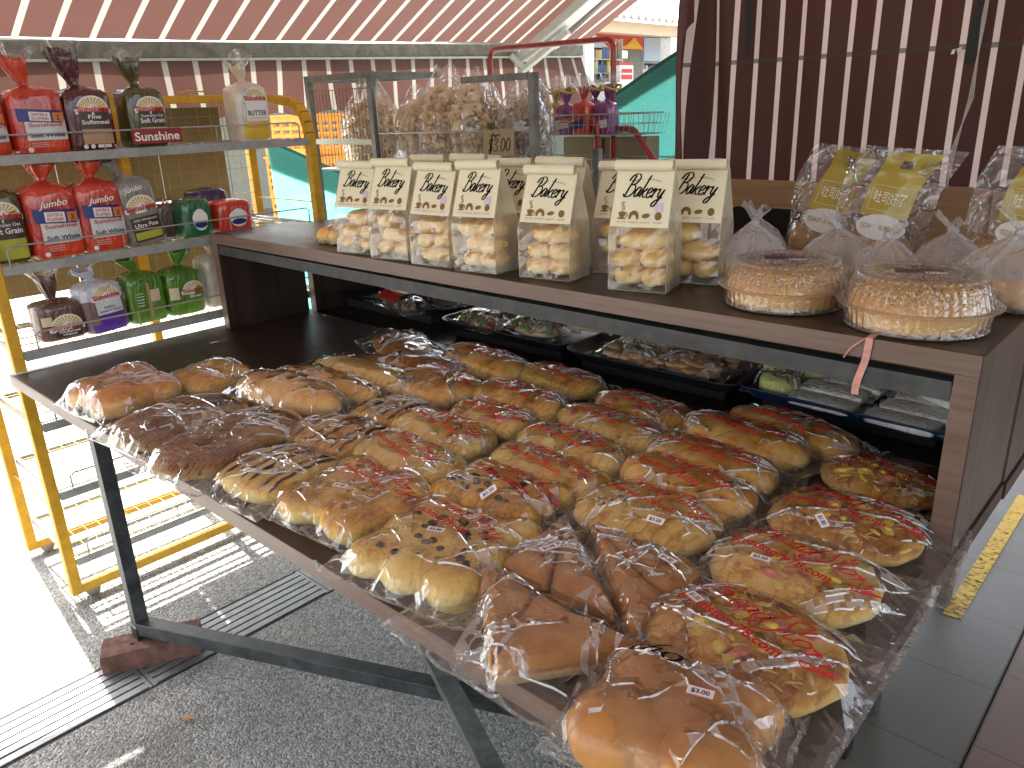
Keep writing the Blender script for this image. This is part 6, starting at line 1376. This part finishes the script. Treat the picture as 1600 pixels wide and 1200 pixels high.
# ------------------------------------------------------------------ shop building across the sunlit yard
bl = thing("shop_building", "cream building across the yard with corrugated roof, white pillar and red shop sign", "building", (-6, 12, ZR)); z = -ZR
b = MB(); b.box((-4.5, -9.0, 0), (-4.3, 12, 2.6+z)); b.build("rear_wall", M("pale_shop_wall", (.40, .42, .36), .8), bl)
b = MB(); b.box((-.12, -9.0, 2.61+z), (.12, 12, 2.80+z)); b.build("eave_beam", M("cream_painted_beam", (.70, .55, .38), .8, var=.05), bl)
def roof(u, v): y = -9+u*21; a = math.sin(2*PI*y/.215); return (.42-4.4*v, y, 2.80+z+1.45*v+.035*a+.03)
b = MB(); b.grid(roof, 1170, 6, 0, True); b.grid(lambda u, v: (lambda p: (p[0], p[1], p[2]-.02))(roof(u, v)), 1170, 1, 0, True); b.build("corrugated_roof", M("chalky_white_roof", (.78, .76, .70), .7, var=.06, scale=3), bl)
for y0 in (-8.4, -4.8, -1.47, 1.15, 4.4, 8.0):
    b = MB(); b.box((-.1, y0, 0), (.12, y0+.24, 2.6+z)); b.build("pillar", M("white_pillar", (.80, .80, .78), .7), bl)
b = MB(); b.box((-.9, -.2, 2.45+z), (-.8, 1.6, 2.74+z)); sgn = b.build("fascia_sign", M("orange_red_sign", (.62, .05, .02), .5), bl)
b = MB(); P = [(-.79, -.1, 2.73+z), (-.79, -.2, 2.73+z), (-.79, -.2, 2.46+z), (-.79, .45, 2.46+z)]; b.add(P, [(0, 1, 2, 3)]); b.build("sign_swoosh", M("pale_blue_sign", (.55, .66, .78), .5), sgn)
b = MB(); b.add([(-.785, 1.6, 2.46+z), (-.785, .6, 2.46+z), (-.785, 1.0, 2.52+z), (-.785, 1.25, 2.66+z), (-.785, 1.3, 2.66+z)], [(0, 1, 2, 3, 4)]); b.build("sign_swoosh", M("yellow_sign", (.80, .45, .03), .5), sgn)
b = MB(); put_text(b, "pro", .75, 2.55+z, .11, lambda u, v: (-.782, u, v), 0, bold=.01); b.build("lettering", WH, sgn)
b = MB(); b.box((-.9, 1.65, 2.25+z), (-.8, 8, 2.68+z)); b.build("grey_fascia", M("blue_grey_fascia", (.44, .52, .62), .6), bl)
b = MB(); b.box((-1.0, -9, 2.76+z), (-4.3, 12, 2.80+z)); b.build("shop_ceiling", M("shop_ceiling_white", (.7, .7, .66), .8), bl)
rnd = random.Random(8)
def goods(label, y0, y1, x, levels, cols, seed, wd=.10, top=2.3):
    r = thing("goods_shelf", label, "shelves", (-6+x, 12+(y0+y1)/2, ZR), 0); W = y1-y0; rnd = random.Random(seed); b = MB(); b.box((-.2, -W/2, 0), (-.17, W/2, top+z-.1)); b.box((-.2, -W/2-.02, 0), (.2, -W/2, top+z-.1)); b.box((-.2, W/2, 0), (.2, W/2+.02, top+z-.1))
    for zz_ in levels: b.box((-.17, -W/2, zz_-.02), (.2, W/2, zz_))
    b.build("shelf_frame", M("shop_shelf_white", (.62, .64, .58), .6), r)
    for zz_ in levels:
        y = -W/2+.04
        while y < W/2-.06:
            w_ = rnd.uniform(.7, 1.2)*wd; h_ = rnd.uniform(.13, .22); q = MB(); m = rnd.choice(cols); q.box((-.05, y, zz_+.001), (.12, y+w_*.86, zz_+h_)); q.lathe([(w_*.18, zz_+h_), (w_*.18, zz_+h_+.025), (0, zz_+h_+.025)], 8, c=(.03, y+w_*.43, 0)); q.build("goods_box", m, r); y += w_
YC = [M("shop_yellow", (.70, .52, .04), .5), M("shop_lime", (.35, .45, .10), .5), M("shop_cream", (.62, .56, .40), .5), M("shop_blue", (.10, .18, .36), .5), M("shop_tan", (.45, .32, .18), .5)]
goods("shelves of yellow bottles and boxes inside the far shop, left of the doorway", -.25, .75, -.9, [1.62, 1.87, 2.12, 2.36], YC, 3, top=2.72)
goods("dark rack of pale bottles inside the far shop, right of the doorway", 1.95, 3.1, -1.2, [2.08, 2.35], [M("shop_white", (.66, .68, .70), .5), M("shop_grey", (.2, .2, .22), .5)], 4, .09, top=2.72)
b = MB(); b.box((-.2, -.8, 0), (.2, .8, 1.83+z)); o = b.build("display_counter", M("white_counter", (.72, .74, .72), .5), loc=(-6.3, 12.18, ZR)); tag(o, "white counter with a red and white snack display in front of the far shop", "counter")
b = MB(); b.box((-.15, -.2, 1.831+z), (.1, .22, 2.12+z)); b.build("display_case", M("white_case", (.75, .74, .72), .5), o); b = MB(); b.box((.101, -.16, 1.88+z), (.106, .18, 1.96+z)); b.box((.101, -.16, 1.99+z), (.106, .18, 2.06+z)); b.box((-.12, -.2, 2.121+z), (.08, .25, 2.17+z)); b.build("red_snack_boxes", M("shop_red", (.55, .04, .03), .5, var=.4, scale=40), o)
b = MB()
